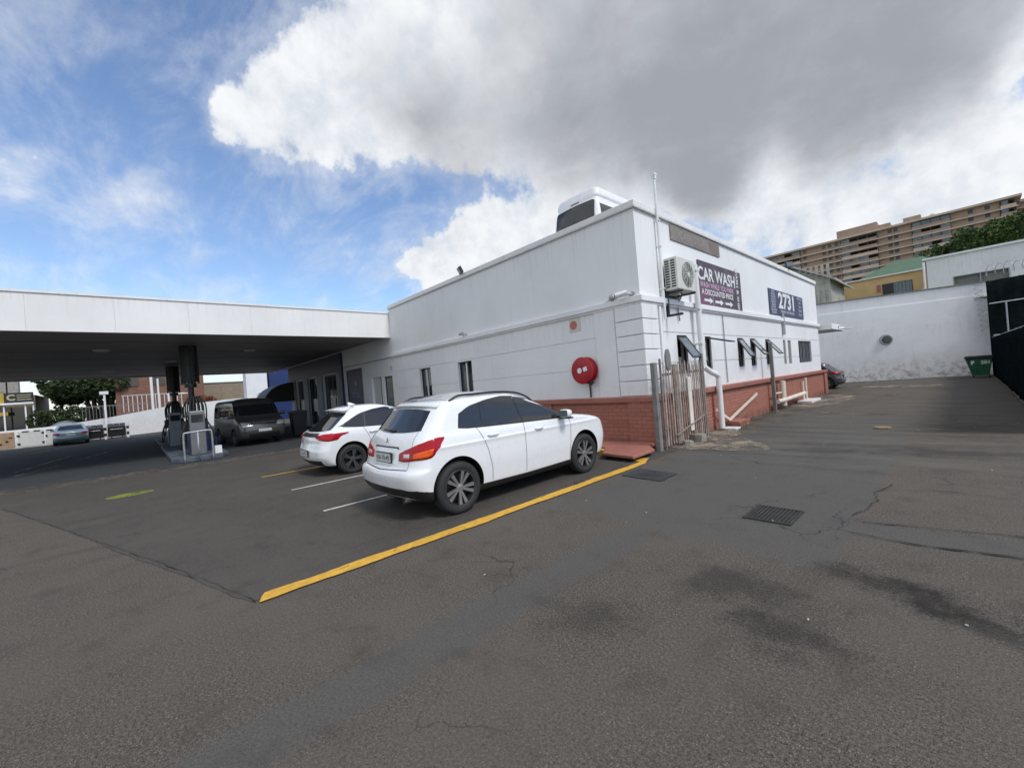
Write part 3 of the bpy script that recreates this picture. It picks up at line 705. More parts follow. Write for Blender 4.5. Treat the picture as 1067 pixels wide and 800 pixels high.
for s in (-1,1):
    # tail lamp wraps round the corner: red shell, amber lower outer part, clear reversing lens
    lo=[Vector((s*.40,.0,.80)),Vector((s*.52,.03,.79)),Vector((s*.70,.10,.80)),Vector((s*.86,.24,.805)),Vector((s*.92,.36,.83)),Vector((s*.93,.46,.93)),Vector((s*.93,.55,1.05))]
    up=[Vector((s*.40,.0,.90)),Vector((s*.52,.05,.945)),Vector((s*.70,.12,1.005)),Vector((s*.84,.24,1.055)),Vector((s*.90,.42,1.085)),Vector((s*.90,.56,1.075))]
    lamp=add('tail_light',sk.patch(smoothc(lo,4),smoothc(up,4),None,n=30,m=8,eps=.008,th=.02),M['redlight'])
    a_lo=[Vector((s*.70,.10,.815)),Vector((s*.86,.25,.822)),Vector((s*.905,.35,.85))]; a_up=[Vector((s*.71,.12,.885)),Vector((s*.86,.25,.91)),Vector((s*.905,.38,.925))]
    part('indicator_lens',shift(sk.patch(smoothc(a_lo,4),smoothc(a_up,4),None,n=16,m=4,eps=.012,th=.004),D),M['amber'],lamp,smooth=True,local=True)
    c_lo=[Vector((s*.50,.03,.83)),Vector((s*.62,.06,.83))]; c_up=[Vector((s*.50,.03,.89)),Vector((s*.62,.06,.895))]
    part('reversing_lens',shift(sk.patch(c_lo,c_up,None,n=10,m=4,eps=.012,th=.004),D),M['pinklens'],lamp,smooth=True,local=True)
    # roof rail
    P=[Vector((s*.65,y_,0)) for y_ in (.80,.95,1.2,1.6,2.0,2.25,2.40)]
    rail=MB(); pts=[]
    for i,p in enumerate(P):
        l,nn=sk.hit(Vector((s*.65,p.y,3)),Vector((0,0,-1)))
        pts.append(l+Vector((0,0,.0 if i in(0,len(P)-1) else .042)))
    rail.tube(smoothc(pts,4),.016,8)
    add('roof_rail',rail,M['trimblack'])
    # wheel arch lip
    # rear bumper crease
    h=MB(); l,nn=sk.hit(Vector((s*3,3.55,.58)),Vector((-s,0,0)))
    fl=[Vector((s*.35,4.35,.78)),Vector((s*.6,4.3,.80)),Vector((s*.86,4.0,.88))]; fu=[Vector((s*.38,4.3,.86)),Vector((s*.6,4.2,.90)),Vector((s*.88,3.85,.97))]
    add('headlight',sk.patch(smoothc(fl,4),smoothc(fu,4),None,n=20,m=6),M['headlamp'])
b=sk.ribbon([Vector((-.60,-1,1.13)),Vector((-.63,-1,.95)),Vector((-.60,-1,.67))],.007,Vector((0,1,0)))
sk.ribbon([Vector((.60,-1,1.13)),Vector((.63,-1,.95)),Vector((.60,-1,.67))],.007,Vector((0,1,0)),b=b)
add('tailgate_gap',b,M['tarline'])
# spoiler
sp=MB(); l0,_=sk.hit(Vector((0,-1,1.455)),Vector((0,1,0)))
pts_t=[];n_=14
vs=[];fs=[]
for k in range(n_+1):
    x=-.64+1.28*k/n_; q=1-abs(x/.64)**3
    y0_=l0.y-.055*q-.01+.05*(x/.6)**2; 
    l,_n=sk.hit(Vector((x*.97,.80,3)),Vector((0,0,-1)))
    zt=l.z+.006
    vs+=[(x*.97,.80,zt),(x,y0_,1.472-.03*(x/.6)**2),(x,y0_+.01,1.452-.03*(x/.6)**2),(x*.97,.62,1.43-.03*(x/.6)**2)]
for k in range(n_):
    for i in range(3): fs.append((k*4+i,k*4+i+1,(k+1)*4+i+1,(k+1)*4+i))
    fs.append((k*4+3,k*4,(k+1)*4,(k+1)*4+3))
fs+=[(0,1,2,3),(n_*4+3,n_*4+2,n_*4+1,n_*4)]
sp.add(vs,fs); add('spoiler',sp,M['carwhite'])
# wiper, antenna fin, exhaust
w=MB(); l,_n=sk.hit(Vector((0,-1,1.135)),Vector((0,1,0))); l2,_n=sk.hit(Vector((-.33,-1,1.15)),Vector((0,1,0)))
w.tube([l+Vector((0,-.02,0)),l2+Vector((0,-.015,0))],.008,6); w.obox(l+Vector((0,-.014,0)),(.09,0,0),(0,.025,0),(0,0,.05)); add('rear_wiper',w,M['trimblack'])
ex=MB(); ex.tube([(.50,.10,.27),(.50,.35,.27)],.035,14,cap=False); add('exhaust_pipe',ex,M['alloy'])
# three diamond badge
bd=MB(); l,_n=sk.hit(Vector((0,-1,1.01)),Vector((0,1,0)))
for a in (90,210,330):
    d=Vector((math.cos(R(a)),0,math.sin(R(a)))); e=Vector((-d.z,0,d.x)); c=l+Vector((0,-.008,0)); q=[c,c+d*.026+e*.015,c+d*.052,c+d*.026-e*.015]
    bd.add([p for p in q]+[p+Vector((0,.006,0)) for p in q],[(0,1,2,3),(7,6,5,4),(0,4,5,1),(1,5,6,2),(2,6,7,3),(3,7,4,0)])
add('badge',bd,M['alloy'])
M['plate']=simple('plate_white',(.62,.63,.62),.45); M['platetext']=simple('plate_text',(.03,.05,.06),.5)
def plate(add,sk,D,txt,z,w=.44,h=.115,y=None,x=0.):
    l,_n=sk.hit(Vector((x,-1,z)),Vector((0,1,0)))
    y=l.y-.03 if y is None else y
    b=MB(); b.box(x-w/2-.012,x+w/2+.012,y+.002,y+.03,z-h/2-.012,z+h/2+.012); o=part('number_plate',shift(b,D),M['trimblack'],V['t'],local=True)
    b=MB(); b.box(x-w/2,x+w/2,y-.002,y+.0018,z-h/2,z+h/2); part('plate_face',shift(b,D),M['plate'],o,local=True)
    b=MB(); put_text(b,txt,(x,y-.0045,z-.004),(1,0,0),(0,0,1),.10,bold=.0,sx=.95); part('plate_lettering',shift(b,D),M['platetext'],o,local=True)
plate(add,sk,D,'NA 10·49',.80)

# ---- the small white hatchback beyond it
hb=dict(L=4.04,W=.875,r=.315,axles=(.72,3.30),wheel='dark',paint=M['carwhite'],tw=.2,
 rows=[(.19,.30,3.76,.77),(.23,.14,3.90,.82),(.32,.05,3.98,.85),(.43,.0,4.03,.866),(.54,.005,4.04,.875),(.63,.03,4.03,.877),(.70,.05,4.01,.877),(.80,.06,3.94,.874),(.87,.08,3.80,.866),(.92,.13,3.55,.855),(.96,.19,3.28,.84),(.99,.25,3.08,.82),(1.03,.31,2.96,.80),(1.12,.42,2.72,.75),(1.22,.54,2.44,.70),(1.32,.66,2.14,.645),(1.38,.68,1.92,.60),(1.43,.72,1.74,.53),(1.46,.85,1.58,.42),(1.475,1.0,1.4,.25),(1.48,1.1,1.3,.1)],
 bodyk=dict(nz=80,taperR=.04,taperF=.07,bowR=.12,bowF=.22,cr=(.28,.26),cf=(.46,.42)),mirror=(2.62,.99),handles=[(1.22,.86),(2.10,.85)])
LW2=[(.48,1.045),(.62,1.03),(.9,1.0),(1.4,.975),(2.2,.955),(2.86,.95)]; UW2=[(.56,1.06),(.80,1.18),(1.0,1.27),(1.3,1.335),(1.6,1.365),(1.9,1.34),(2.2,1.25),(2.5,1.13),(2.86,.97)]
hb['side']=[('window_surround',[(a,b-.014) for a,b in LW2],[(a,b+.014) for a,b in UW2],'trimblack')]+[('side_window',lo,up,'glass') for lo,up in split_side(LW2,UW2,[(1.05,1.12),(1.85,1.75)])]+[('side_cladding',[(1.05,.2),(2.96,.2)],[(1.05,.255),(2.96,.255)],'trimblack')]
hb['seams']=[([(1.85,.95),(1.83,.6),(1.85,.27)],.008),([(2.86,.95),(2.9,.8),(2.87,.27)],.008),([(1.0,.98),(1.1,.8),(1.2,.5),(1.2,.27)],.008)]
hb['ends']=[('rear_window',[(-.70,.985),(-.4,.955),(0,.95),(.4,.955),(.70,.985)],[(-.56,1.31),(0,1.345),(.56,1.31)],'glass','rear'),
 ('light_bar',[(-.5,.86),(0,.85),(.5,.86)],[(-.5,.93),(0,.925),(.5,.93)],'trimblack','rear'),
 ('rear_bumper_lower',[(-.66,.22),(.66,.22)],[(-.70,.36),(0,.34),(.70,.36)],'trimblack','rear'),
 ('windscreen',[(-.70,.98),(0,.99),(.70,.98)],[(-.52,1.34),(0,1.38),(.52,1.34)],'glass','front')]
V=make_vehicle('parked_hatchback','small white hatchback with wraparound red lamps, parked just left of the crossover','car',(-9.925,2.70+2.02,0),0,hb)
t,add,sk,D=V['t'],V['add'],V['sk'],V['D']
for s in (-1,1):
    lo=[Vector((s*.46,.05,.85)),Vector((s*.62,.1,.80)),Vector((s*.80,.25,.76)),Vector((s*.88,.42,.78)),Vector((s*.90,.50,.86)),Vector((s*.90,.66,.90))]
    up=[Vector((s*.46,.05,.93)),Vector((s*.62,.12,.935)),Vector((s*.80,.25,.93)),Vector((s*.88,.42,.925)),Vector((s*.90,.50,.93)),Vector((s*.90,.66,.925))]
    add('tail_light',sk.patch(lo,up,None,n=26,m=6,eps=.008),M['redlight'])
sp=MB(); vs=[];fs=[]
for k in range(13):
    x=-.58+1.16*k/12; q=1-abs(x/.58)**3
    l,_n=sk.hit(Vector((x*.95,.95,3)),Vector((0,0,-1)))
    vs+=[(x*.95,.95,l.z+.006),(x,.60-.05*q+.06*(x/.6)**2,1.40-.03*(x/.6)**2),(x,.62-.05*q+.06*(x/.6)**2,1.375-.03*(x/.6)**2),(x*.95,.80,1.36)]
for k in range(12):
    for i in range(3): fs.append((k*4+i,k*4+i+1,(k+1)*4+i+1,(k+1)*4+i))
    fs.append((k*4+3,k*4,(k+1)*4,(k+1)*4+3))
fs+=[(0,1,2,3),(51,50,49,48)]
sp.add(vs,fs); add('spoiler',sp,M['carwhite'])
fn=MB(); l,_n=sk.hit(Vector((0,1.15,3)),Vector((0,0,-1)))
fn.prism([(1.02,l.z-.01),(1.0,l.z+.06),(1.06,l.z+.055),(1.22,l.z-.01)],-.018,.018,lambda a,b,h:(h,a,b)); add('antenna_fin',fn,M['carwhite'])
plate(add,sk,D,'ND 702',.50,w=.40)

# ---- a grey hatchback behind the building, seen from its tail
gc=dict(hb); gc['paint']=M['cargrey']; gc['wheel']='asx'
V=make_vehicle('parked_hatchback','dark grey hatchback whose tail pokes out past the end of the white building','car',(-6.50,29.0,0),R(90),gc)
t,add,sk,D=V['t'],V['add'],V['sk'],V['D']
for s in (-1,1):
    lo=[Vector((s*.46,.05,.82)),Vector((s*.62,.1,.80)),Vector((s*.80,.25,.79)),Vector((s*.90,.50,.83)),Vector((s*.90,.60,.90))]
    up=[Vector((s*.46,.05,.93)),Vector((s*.62,.12,.94)),Vector((s*.80,.25,.95)),Vector((s*.90,.50,.95)),Vector((s*.90,.60,.95))]
    add('tail_light',sk.patch(lo,up,None,n=22,m=6,eps=.008),M['redlight'])
plate(add,sk,D,'ND 41',.66,w=.4)

# ---- sedans on the far side of the forecourt
sd=dict(L=4.45,W=.86,r=.31,axles=(.95,3.55),wheel='asx',paint=M['carsilver'],tw=.2,
 rows=[(.2,.25,4.2,.78),(.26,.1,4.32,.82),(.4,.01,4.42,.85),(.52,0,4.45,.86),(.65,.02,4.42,.862),(.76,.05,4.35,.86),(.84,.08,4.1,.85),(.90,.14,3.6,.835),(.94,.30,3.35,.82),(.97,.62,3.15,.80),(1.0,.80,3.05,.785),(1.1,.95,2.8,.73),(1.22,1.15,2.5,.67),(1.33,1.4,2.15,.60),(1.39,1.65,1.95,.48),(1.41,1.75,1.9,.2)],
 bodyk=dict(nz=60,taperR=.06,taperF=.08,bowR=.12,bowF=.2),mirror=(2.85,.98))
sd['side']=[('side_window',[(1.05,.985),(2.9,.955)],[(1.30,1.17),(1.6,1.29),(2.0,1.33),(2.3,1.27),(2.9,.97)],'glass')]
sd['seams']=[([(1.95,.95),(1.95,.26)],.01)]
sd['ends']=[('rear_window',[(-.62,1.0),(0,.99),(.62,1.0)],[(-.5,1.27),(0,1.30),(.5,1.27)],'glass','rear'),
 ('windscreen',[(-.7,.98),(.7,.98)],[(-.5,1.27),(.5,1.27)],'glass','front'),
 ('tail_light',[(-.8,.70),(-.5,.70)],[(-.8,.82),(-.5,.82)],'redlight','rear'),('tail_light',[(.5,.70),(.8,.70)],[(.5,.82),(.8,.82)],'redlight','rear'),
 ('number_plate',[(-.22,.62),(.22,.62)],[(-.22,.73),(.22,.73)],'plate','rear')]
make_vehicle('parked_sedan','pale blue silver sedan parked nose-in by the low white boundary wall','car',(-42.55,-3.5,0),R(94),sd)
sd2=dict(sd); sd2['paint']=simple('pale_silver_paint',(.5,.51,.52),.3,.5,.05,coat=.8,local=True)
make_vehicle('parked_sedan','pale silver sedan half hidden behind the nearest fuel pump and the minibus','car',(-31.5,4.6,0),R(80),sd2)
sd3=dict(sd); sd3['paint']=simple('dull_blue_grey_paint',(.12,.15,.18),.6,0,.05)
sd3['side']=[(n_,a_,b_,'trimblack') for n_,a_,b_,m_ in sd['side']]; sd3['ends']=[(n_,a_,b_,'trimblack' if m_=='glass' else m_,d_) for n_,a_,b_,m_,d_ in sd['ends']]
make_vehicle('passing_sedan','grey sedan driving on the street behind the boundary wall','car',(-50.5,-4.0,.22),R(5),sd3)

# ---- minibuses
def bus_rows(L,H,high=True):
    r=[(.26,.16,L-.28,.80),(.32,.05,L-.10,.84),(.45,.0,L-.02,.86),(.62,.02,L,.868),(.80,.05,L-.03,.87),(.92,.06,L-.10,.87),(1.02,.065,L-.28,.868),(1.10,.07,L-.48,.864),(1.16,.075,L-.60,.858),(1.30,.09,L-.74,.848),(1.50,.12,L-.92,.83),(1.70,.15,L-1.10,.80),(1.80,.17,L-1.20,.78),(1.87,.20,L-1.32,.74)]
    if H>2.1: r+=[(1.95,.20,L-1.42,.775),(2.08,.23,L-1.6,.76),(2.17,.27,L-1.8,.73),(2.215,.33,L-2.1,.66),(2.24,.42,L-2.3,.55),(2.26,.6,L-2.4,.35),(2.275,.9,L-2.6,.08)]
    else: r+=[(1.92,.25,L-1.45,.66),(1.96,.4,L-1.65,.5),(1.985,.6,L-1.9,.3),(1.99,.8,L-2.1,.1)]
    return r
def bus(name,label,loc,rz,paint,H):
    L=4.84
    sp=dict(L=L,W=.87,r=.33,axles=(1.05,3.62),wheel='dark',paint=paint,tw=.2,gap=.06,rows=bus_rows(L,H),bodyk=dict(nz=70,taperR=.02,taperF=.05,bowR=.04,bowF=.16,cr=(.16,.16),cf=(.34,.30)),mirror=(3.85,1.22))
    seg=[(.28,1.02),(1.10,2.15),(2.23,3.05),(3.14,3.98)]
    sp['side']=[('side_window',[(a,1.18),(b,1.17)],[(a+.01,1.66),(b-(.0 if k<3 else .22),1.66)],'glass') for k,(a,b) in enumerate(seg)]
    sp['seams']=[([(3.09,1.75),(3.09,.35)],.01),([(2.19,1.75),(2.19,.35)],.01),([(4.02,1.15),(4.0,.5)],.01),([(1.5,1.1),(3.0,1.1)],.008)]
    sp['ends']=[('rear_window',[(-.72,1.12),(.72,1.12)],[(-.70,1.74),(-.66,1.80),(0,1.82),(.66,1.80),(.70,1.74)],'glass','rear'),
     ('windscreen',[(-.72,1.25),(0,1.24),(.72,1.25)],[(-.64,1.66),(0,1.69),(.64,1.66)],'glass','front'),
     ('grille',[(-.40,.80),(.40,.80)],[(-.45,.92),(.45,.92)],'trimblack','front'),
     ('headlight',[(-.80,.80),(-.48,.80)],[(-.80,.98),(-.5,.94)],'headlamp','front'),('headlight',[(.48,.80),(.80,.80)],[(.5,.94),(.80,.98)],'headlamp','front'),
     ('bumper_trim',[(-.55,.34),(.55,.34)],[(-.6,.50),(.6,.50)],'trimblack','front'),
     ('chrome_bar',[(-.42,.925),(.42,.925)],[(-.42,.955),(.42,.955)],'alloy','front'),
     ('number_plate',[(-.24,.56),(.24,.56)],[(-.24,.67),(.24,.67)],'plate','front'),
     ('tail_light',[(-.84,.7),(-.74,.7)],[(-.83,1.1),(-.74,1.1)],'redlight','rear'),('tail_light',[(.74,.7),(.84,.7)],[(.74,1.1),(.83,1.1)],'redlight','rear')]
    if H>2.1: sp['ends'].append(('brake_light',[(-.16,1.88),(.16,1.88)],[(-.16,1.91),(.16,1.91)],'trimblack','rear'))
    return make_vehicle(name,label,'minibus',loc,rz,sp)
bus('minibus','bronze grey minibus standing under the canopy beside the fuel pumps',(-22.05,3.70,0),R(-85.5),M['vangrey'],1.98)
# ------------------------------------------------------------------ main white building
def panel(mb,F,u0,u1,v0,v1,holes=(),grooves=(),gd=.022,gw=.028,rev=.18):
    """wall face with openings (set back reveals) and thin horizontal grooves. F(u,v,d)->world, d = depth into the wall"""
    us={u0,u1};vs={v0,v1}
    for h in holes: us|={h[0],h[1]};vs|={h[2],h[3]}
    for g_ in grooves: vs|={g_[0]-gw/2,g_[0]+gw/2}; us|={max(u0,g_[1]),min(u1,g_[2])}
    us=sorted(us);vs=sorted(vs); D={}
    for i in range(len(us)-1):
        for j in range(len(vs)-1):
            cu=(us[i]+us[i+1])/2;cv=(vs[j]+vs[j+1])/2;d=0
            for g_ in grooves:
                if abs(cv-g_[0])<gw/2 and g_[1]<cu<g_[2]: d=gd
            for h in holes:
                if h[0]<cu<h[1] and h[2]<cv<h[3]: d=None
            D[i,j]=d
    def dep(i,j): return D.get((i,j),0) 
    for i in range(len(us)-1):
        for j in range(len(vs)-1):
            a,b,c,e=us[i],us[i+1],vs[j],vs[j+1]; d=D[i,j]
            if d is not None: mb.add([F(a,c,d),F(b,c,d),F(b,e,d),F(a,e,d)],[(0,1,2,3)])
            dd=rev if d is None else d
            for (ni,nj,p,q) in ((i-1,j,(a,c),(a,e)),(i+1,j,(b,c),(b,e)),(i,j-1,(a,c),(b,c)),(i,j+1,(a,e),(b,e))):
                if (ni,nj) not in D: continue
                x=D[ni,nj]; x=rev if x is None else x
                if x<dd-1e-6: mb.add([F(*p,x),F(*q,x),F(*q,dd),F(*p,dd)],[(0,1,2,3)])
SX=lambda y0:(lambda u,v,d:(u,y0+d,v))       # faces -Y
EX=lambda x0:(lambda u,v,d:(x0-d,u,v))       # faces +X
bld=thing('shop_building','large white two-storey flat-roofed service building with a red brick base','building',(-10,16,0))
YS=8.36; XE=-4.75; YN=24.9; XW=-33.0; ZT=5.38; ZR=4.93
south_h=[(-14.55,-13.72,1.20,2.56),(-11.92,-11.10,1.20,2.57),(-17.74,-16.92,.05,2.47),(-19.1,-18.0,.05,2.5),(-22.3,-20.15,.05,3.1),
         (-26.0,-23.5,.12,3.05),(-29.0,-26.9,.12,3.05),(-31.6,-29.7,.12,3.05)]
east_h=[(9.95,10.5,1.64,2.55),(11.6,11.98,1.64,2.55),(14.0,14.5,1.64,2.55),(15.15,15.65,1.64,2.55),(16.72,17.2,1.64,2.55),(18.86,19.2,1.60,2.55),(19.5,19.95,1.60,2.55),(21.07,23.25,1.60,2.55)]
w=MB(); F=SX(YS)
panel(w,F,-16.8,XE,0,3.27,[h for h in south_h if h[0]>-16.8],[(2.61,-16.7,-5.98),(1.87,-16.7,-5.98)])
panel(w,F,XW,-16.8,0,5.12,[h for h in south_h if h[0]<-16.8],[(2.61,-20,-16.9)])
panel(w,F,-16.8,XE,3.27,ZT)
F=EX(XE)
panel(w,F,YS,YN,0,3.27,east_h,[(2.61,9.05,YN-.1),(1.87,9.05,YN-.1)])
panel(w,F,YS,YN,3.27,ZT)
# north, west faces, inner parapets and roof deck
w.add([(XE,YN,0),(-16.8,YN,0),(-16.8,YN,ZT),(XE,YN,ZT)],[(0,1,2,3)])
w.add([(-16.8,YN,5.12),(-16.8,YS,5.12),(-16.8,YS,ZT),(-16.8,YN,ZT)],[(0,1,2,3)])
w.add([(XW,YN,0),(XW,YS,0),(XW,YS,5.12),(XW,YN,5.12)],[(0,1,2,3)]); w.add([(-16.8,YN,0),(XW,YN,0),(XW,YN,5.12),(-16.8,YN,5.12)],[(0,1,2,3)])
w.add([(-16.8,YN,5.12),(XW,YN,5.12),(XW,YS,5.12),(-16.8,YS,5.12)],[(0,1,2,3)])
i=.22
w.add([(-16.8+i,YS+i,ZR),(XE-i,YS+i,ZR),(XE-i,YN-i,ZR),(-16.8+i,YN-i,ZR),(-16.8+i,YS+i,ZT),(XE-i,YS+i,ZT),(XE-i,YN-i,ZT),(-16.8+i,YN-i,ZT)],[(0,1,2,3),(0,1,5,4),(1,2,6,5),(2,3,7,6),(3,0,4,7)])
# dark room behind the openings
wall=part('wall',w,M['wall'],bld)
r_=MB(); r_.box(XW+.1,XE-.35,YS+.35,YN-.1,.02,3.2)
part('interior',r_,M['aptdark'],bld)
# coping with metal edge
cp=MB()
def ringbox(b,x0,x1,y0,y1,z0,z1,o,ii):
    b.box(x0-o,x1+o,y0-o,y0+ii,z0,z1); b.box(x0-o,x1+o,y1-ii,y1+o,z0,z1); b.box(x0-o,x0+ii,y0+ii,y1-ii,z0,z1); b.box(x1-ii,x1+o,y0+ii,y1-ii,z0,z1)
ringbox(cp,-16.8,XE,YS,YN,ZT,ZT+.13,.05,.27); part('coping',cp,M['canopywhite'],bld,bev=.012)
cp=MB(); 
cp.box(-16.85,XE+.06,YS-.06,YS-.0,ZT-.035,ZT-.002); cp.box(XE,XE+.06,YS,YN+.05,ZT-.035,ZT-.002)
part('drip_edge',cp,M['trimgrey'],bld)
bd=MB(); bd.box(-16.8,XE+.09,YS-.09,YS+.01,3.27,3.40); bd.box(XE-.01,XE+.09,YS+.0101,YN+.02,3.27,3.40)
bd.box(-16.8,XE+.05,YS-.05,YS+.01,3.22,3.269); bd.box(XE-.01,XE+.05,YS+.0101,YN+.02,3.22,3.269)
part('string_course',bd,M['wall'],bld,bev=.008)
pl=MB(); pl.box(-16.7,XE+.14,YS-.06,YS-.001,0,1.03); pl.box(XE+.001,XE+.14,YS-.001,YN+.10,0,1.03)
pl.box(XE-.45,XE+.20,YS-.12,YS-.061,0,1.03) ; pl.box(XE+.141,XE+.20,YS-.061,YS+.45,0,1.03); pl.box(XE+.141,XE+.20,YN-.45,YN+.10,0,1.03)
pl.box(-8.0,-7.55,YS-.12,YS-.061,0,1.03)
part('brick_base',pl,M['redbrick'],bld)
pc=MB(); pc.box(-16.7,XE+.24,YS-.15,YS,1.031,1.16); pc.box(XE,XE+.24,YS,YN+.14,1.031,1.16); part('base_coping',pc,M['redpaint'],bld,bev=.02)
# pilaster and corner blocks
pi_=MB(); pi_.box(-6.0,-5.44,YS-.03,YS-.001,1.161,3.219); part('pilaster',pi_,M['wall'],bld,bev=.006)
for k in range(6):
    z0=1.165+k*.343; q=MB(); q.prism([(-5.40,YS-.06),(XE+.06,YS-.06),(XE+.06,9.0),(XE+.001,9.0),(XE+.001,YS-.001),(-5.40,YS-.001)],z0+.009,z0+.334); part('corner_block',q,M['wall'],bld,bev=.012)
# windows
def frame(b,F,u0,u1,v0,v1,t,d0,d1,bars=()):
    def bx(a,c,e,f):
        p=F(a,e,d0);q=F(c,f,d1); b.box(p[0],q[0],p[1],q[1],p[2],q[2])
    bx(u0,u1,v0,v0+t);bx(u0,u1,v1-t,v1);bx(u0,u0+t,v0+t,v1-t);bx(u1-t,u1,v0+t,v1-t)
    for a in bars: bx(a-t*.4,a+t*.4,v0+t,v1-t)
def window(F,h,t=.04,bars=(),dep=.10,glass='winglass',fm='black'):
    u0,u1,v0,v1=h; e=.001
    b=MB(); frame(b,F,u0+e,u1-e,v0+e,v1-e,t,dep,dep+.05,bars); o=part('window',b,M[fm],bld)
    g_=MB(); p=F(u0+t,v0+t,dep+.02);q=F(u1-t,v1-t,dep+.03); g_.box(p[0],q[0],p[1],q[1],p[2],q[2]); part('pane',g_,M[glass],o)
    return o
F=SX(YS)
for h in south_h[:2]:
    o=window(F,h); 
    b=MB(); p=F(h[0]+.36,h[2]+.04,.09); q=F(h[0]+.42,h[3]-.04,.14); b.box(p[0],q[0],p[1],q[1],p[2],q[2]); part('mullion',b,M['wall'],o)
F=EX(XE)
def awning(h,ang,wn=0):
    u0,u1,v0,v1=h; b=MB(); frame(b,F,u0+.001,u1-.001,v0+.001,v1-.001,.035,.04,.09); o=part('window',b,M['trimblack'],bld)
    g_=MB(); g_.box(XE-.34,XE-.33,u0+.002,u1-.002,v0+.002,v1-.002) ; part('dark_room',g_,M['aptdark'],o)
    b=MB(); frame(b,F,u0+.002,u1-.002,v0+.36,v0+.40,.012,.03,.08); 
    g2=MB(); g2.box(XE-.07,XE-.06,u0+.036,u1-.036,v0+.036,v0+.36); part('pane',g2,M['winglass'],o)
    # sash hinged at the top
    s=MB(); L=.66; ca,sa=math.cos(ang),math.sin(ang)
    O=Vector((XE+.0,0,v1-.04)); dn=Vector((sa,0,-ca)); nn=Vector((ca,0,sa)); wy=u1-u0-.02; yc=(u0+u1)/2
    for (a0,a1,y0,y1) in ((0,.035,-wy/2,wy/2),(L-.035,L,-wy/2,wy/2),(.035,L-.035,-wy/2,-wy/2+.035),(.035,L-.035,wy/2-.035,wy/2)):
        s.obox(O+dn*((a0+a1)/2)+Vector((0,yc+(y0+y1)/2,0)),dn*(a1-a0),Vector((0,y1-y0,0)),nn*.03)
    so=part('sash',s,M['trimblack'],o)
    g3=MB(); g3.obox(O+dn*(L/2)+Vector((0,yc,0)),dn*(L-.07),Vector((0,wy-.07,0)),nn*.008); 
    g3o=part('sash_glass',g3,M['clearglass'],o)
for h,a in zip(east_h[:5],(R(33),R(74),R(31),R(36),R(38))): awning(h,a)
for h in east_h[5:7]:
    b=MB(); b.box(XE-.06,XE-.04,h[0]+.001,h[1]-.001,h[2]+.001,h[3]-.001); part('window_board',b,M['gatepost'],bld)
h=east_h[7]; o=window(F,h,.04,(21.6,22.15,22.7),.08)
b=MB()
for k in range(9): yy=21.2+k*.24; b.box(XE-.045,XE-.03,yy,yy+.02,h[2]+.002,h[3]-.002)
part('burglar_bars',b,M['steel'],o)
# openings under the canopy
F=SX(YS)
o=window(F,south_h[2],.07,(),.05,'clearglass','trimblack'); o.name='door'
b=MB(); b.box(-17.70,-17.62,YS+.02,YS+.045,1.0,1.2); part('handle',b,M['steel'],o)
b=MB(); b.box(-19.09,-18.42,YS+.10,YS+.14,.06,2.49); part('door',b,M['acwhite'],bld)
b=MB(); b.box(-18.40,-18.01,YS+.16,YS+.175,.06,2.49)
for k in range(9): b.box(-18.39,-18.02,YS+.15,YS+.159,.2+k*.25,.212+k*.25)
part('tiled_panel',b,M['wall'],bld)
o=window(F,south_h[4],.08,(),.04,'bluefront','trimblack')
M['logopale']=simple('pale_blue_print',(.20,.24,.40),.5)
b=MB(); put_text(b,'STORE',(-21.2,YS+.052,1.75),(1,0,0),(0,0,1),.34,bold=.01); b.lathe([(.0,.0),(.16,.0)],'y',(-21.2,YS+.052,2.35),20); part('door_print',b,M['logopale'],o)
for h in south_h[5:]:
    n=2; bars=[h[0]+(h[1]-h[0])*k/n for k in range(1,n)]
    o=window(F,h,.07,bars,.12,'winglass','trimblack'); o.name='shop_window'
    cx=(h[0]+h[1])/2
    b=MB(); b.box(cx-.45,cx+.35,YS+.10,YS+.118,.95,1.75); part('window_poster',b,M['acwhite'],o)
for x in (-26.9,-29.7,-23.5,-31.95):
    b=MB(); b.box(x-.02 if x>-31 else x,x+.9 if x<-24 and x>-31 else x+.35,YS-.10,YS-.001,0,3.12); part('pillar',b,M['greypillar'],bld)
b=MB(); b.box(XW,-22.62,YS-.12,YS-.002,3.14,4.1); b.box(-22.90,-22.62,YS-.119,YS-.0021,.02,3.139); part('blue_fascia',b,M['bluefront'],bld)
b=MB(); b.tube([(-16.82,YS-.03,3.27),(-22.5,YS-.03,3.27)],.02,8); b.tube([(-16.9,YS-.03,2.72),(-16.9,YS-.03,2.9)],.05,8); part('conduit',b,M['steel'],bld)
# low red kerb platform, and black/yellow kerb
b=MB(); b.prism([(-6.9,7.5),(-5.35,7.45),(-5.0,6.86),(-4.26,6.80),(-4.28,7.62),(-4.60,8.0),(-4.62,8.3),(-6.9,8.3)],.075,.135); o=part('step_platform',b,M['redpaint'],None,bev=.015); tag(o,'low red painted concrete step at the foot of the brick corner','step')
b=MB(); b.prism([(-6.88,7.6),(-5.30,7.55),(-4.95,6.98),(-4.38,6.95),(-4.38,7.6),(-4.70,8.0),(-4.70,8.29),(-6.88,8.29)],0,.074); part('gap_shade',b,M['crack'],o)  # recessed black base paints the shaded gap under the step slab
kb=thing('parking_kerb','yellow and black painted kerb under the nose of the crossover','kerb',(-6.3,7.3,0))
for k in range(7):
    b=MB(); b.box(-9.0+k*.55,-8.47+k*.55,7.22,7.36,0,.12); part('kerb_block',b,M['yellowline'] if k%2==0 else M['black'],kb,bev=.012)

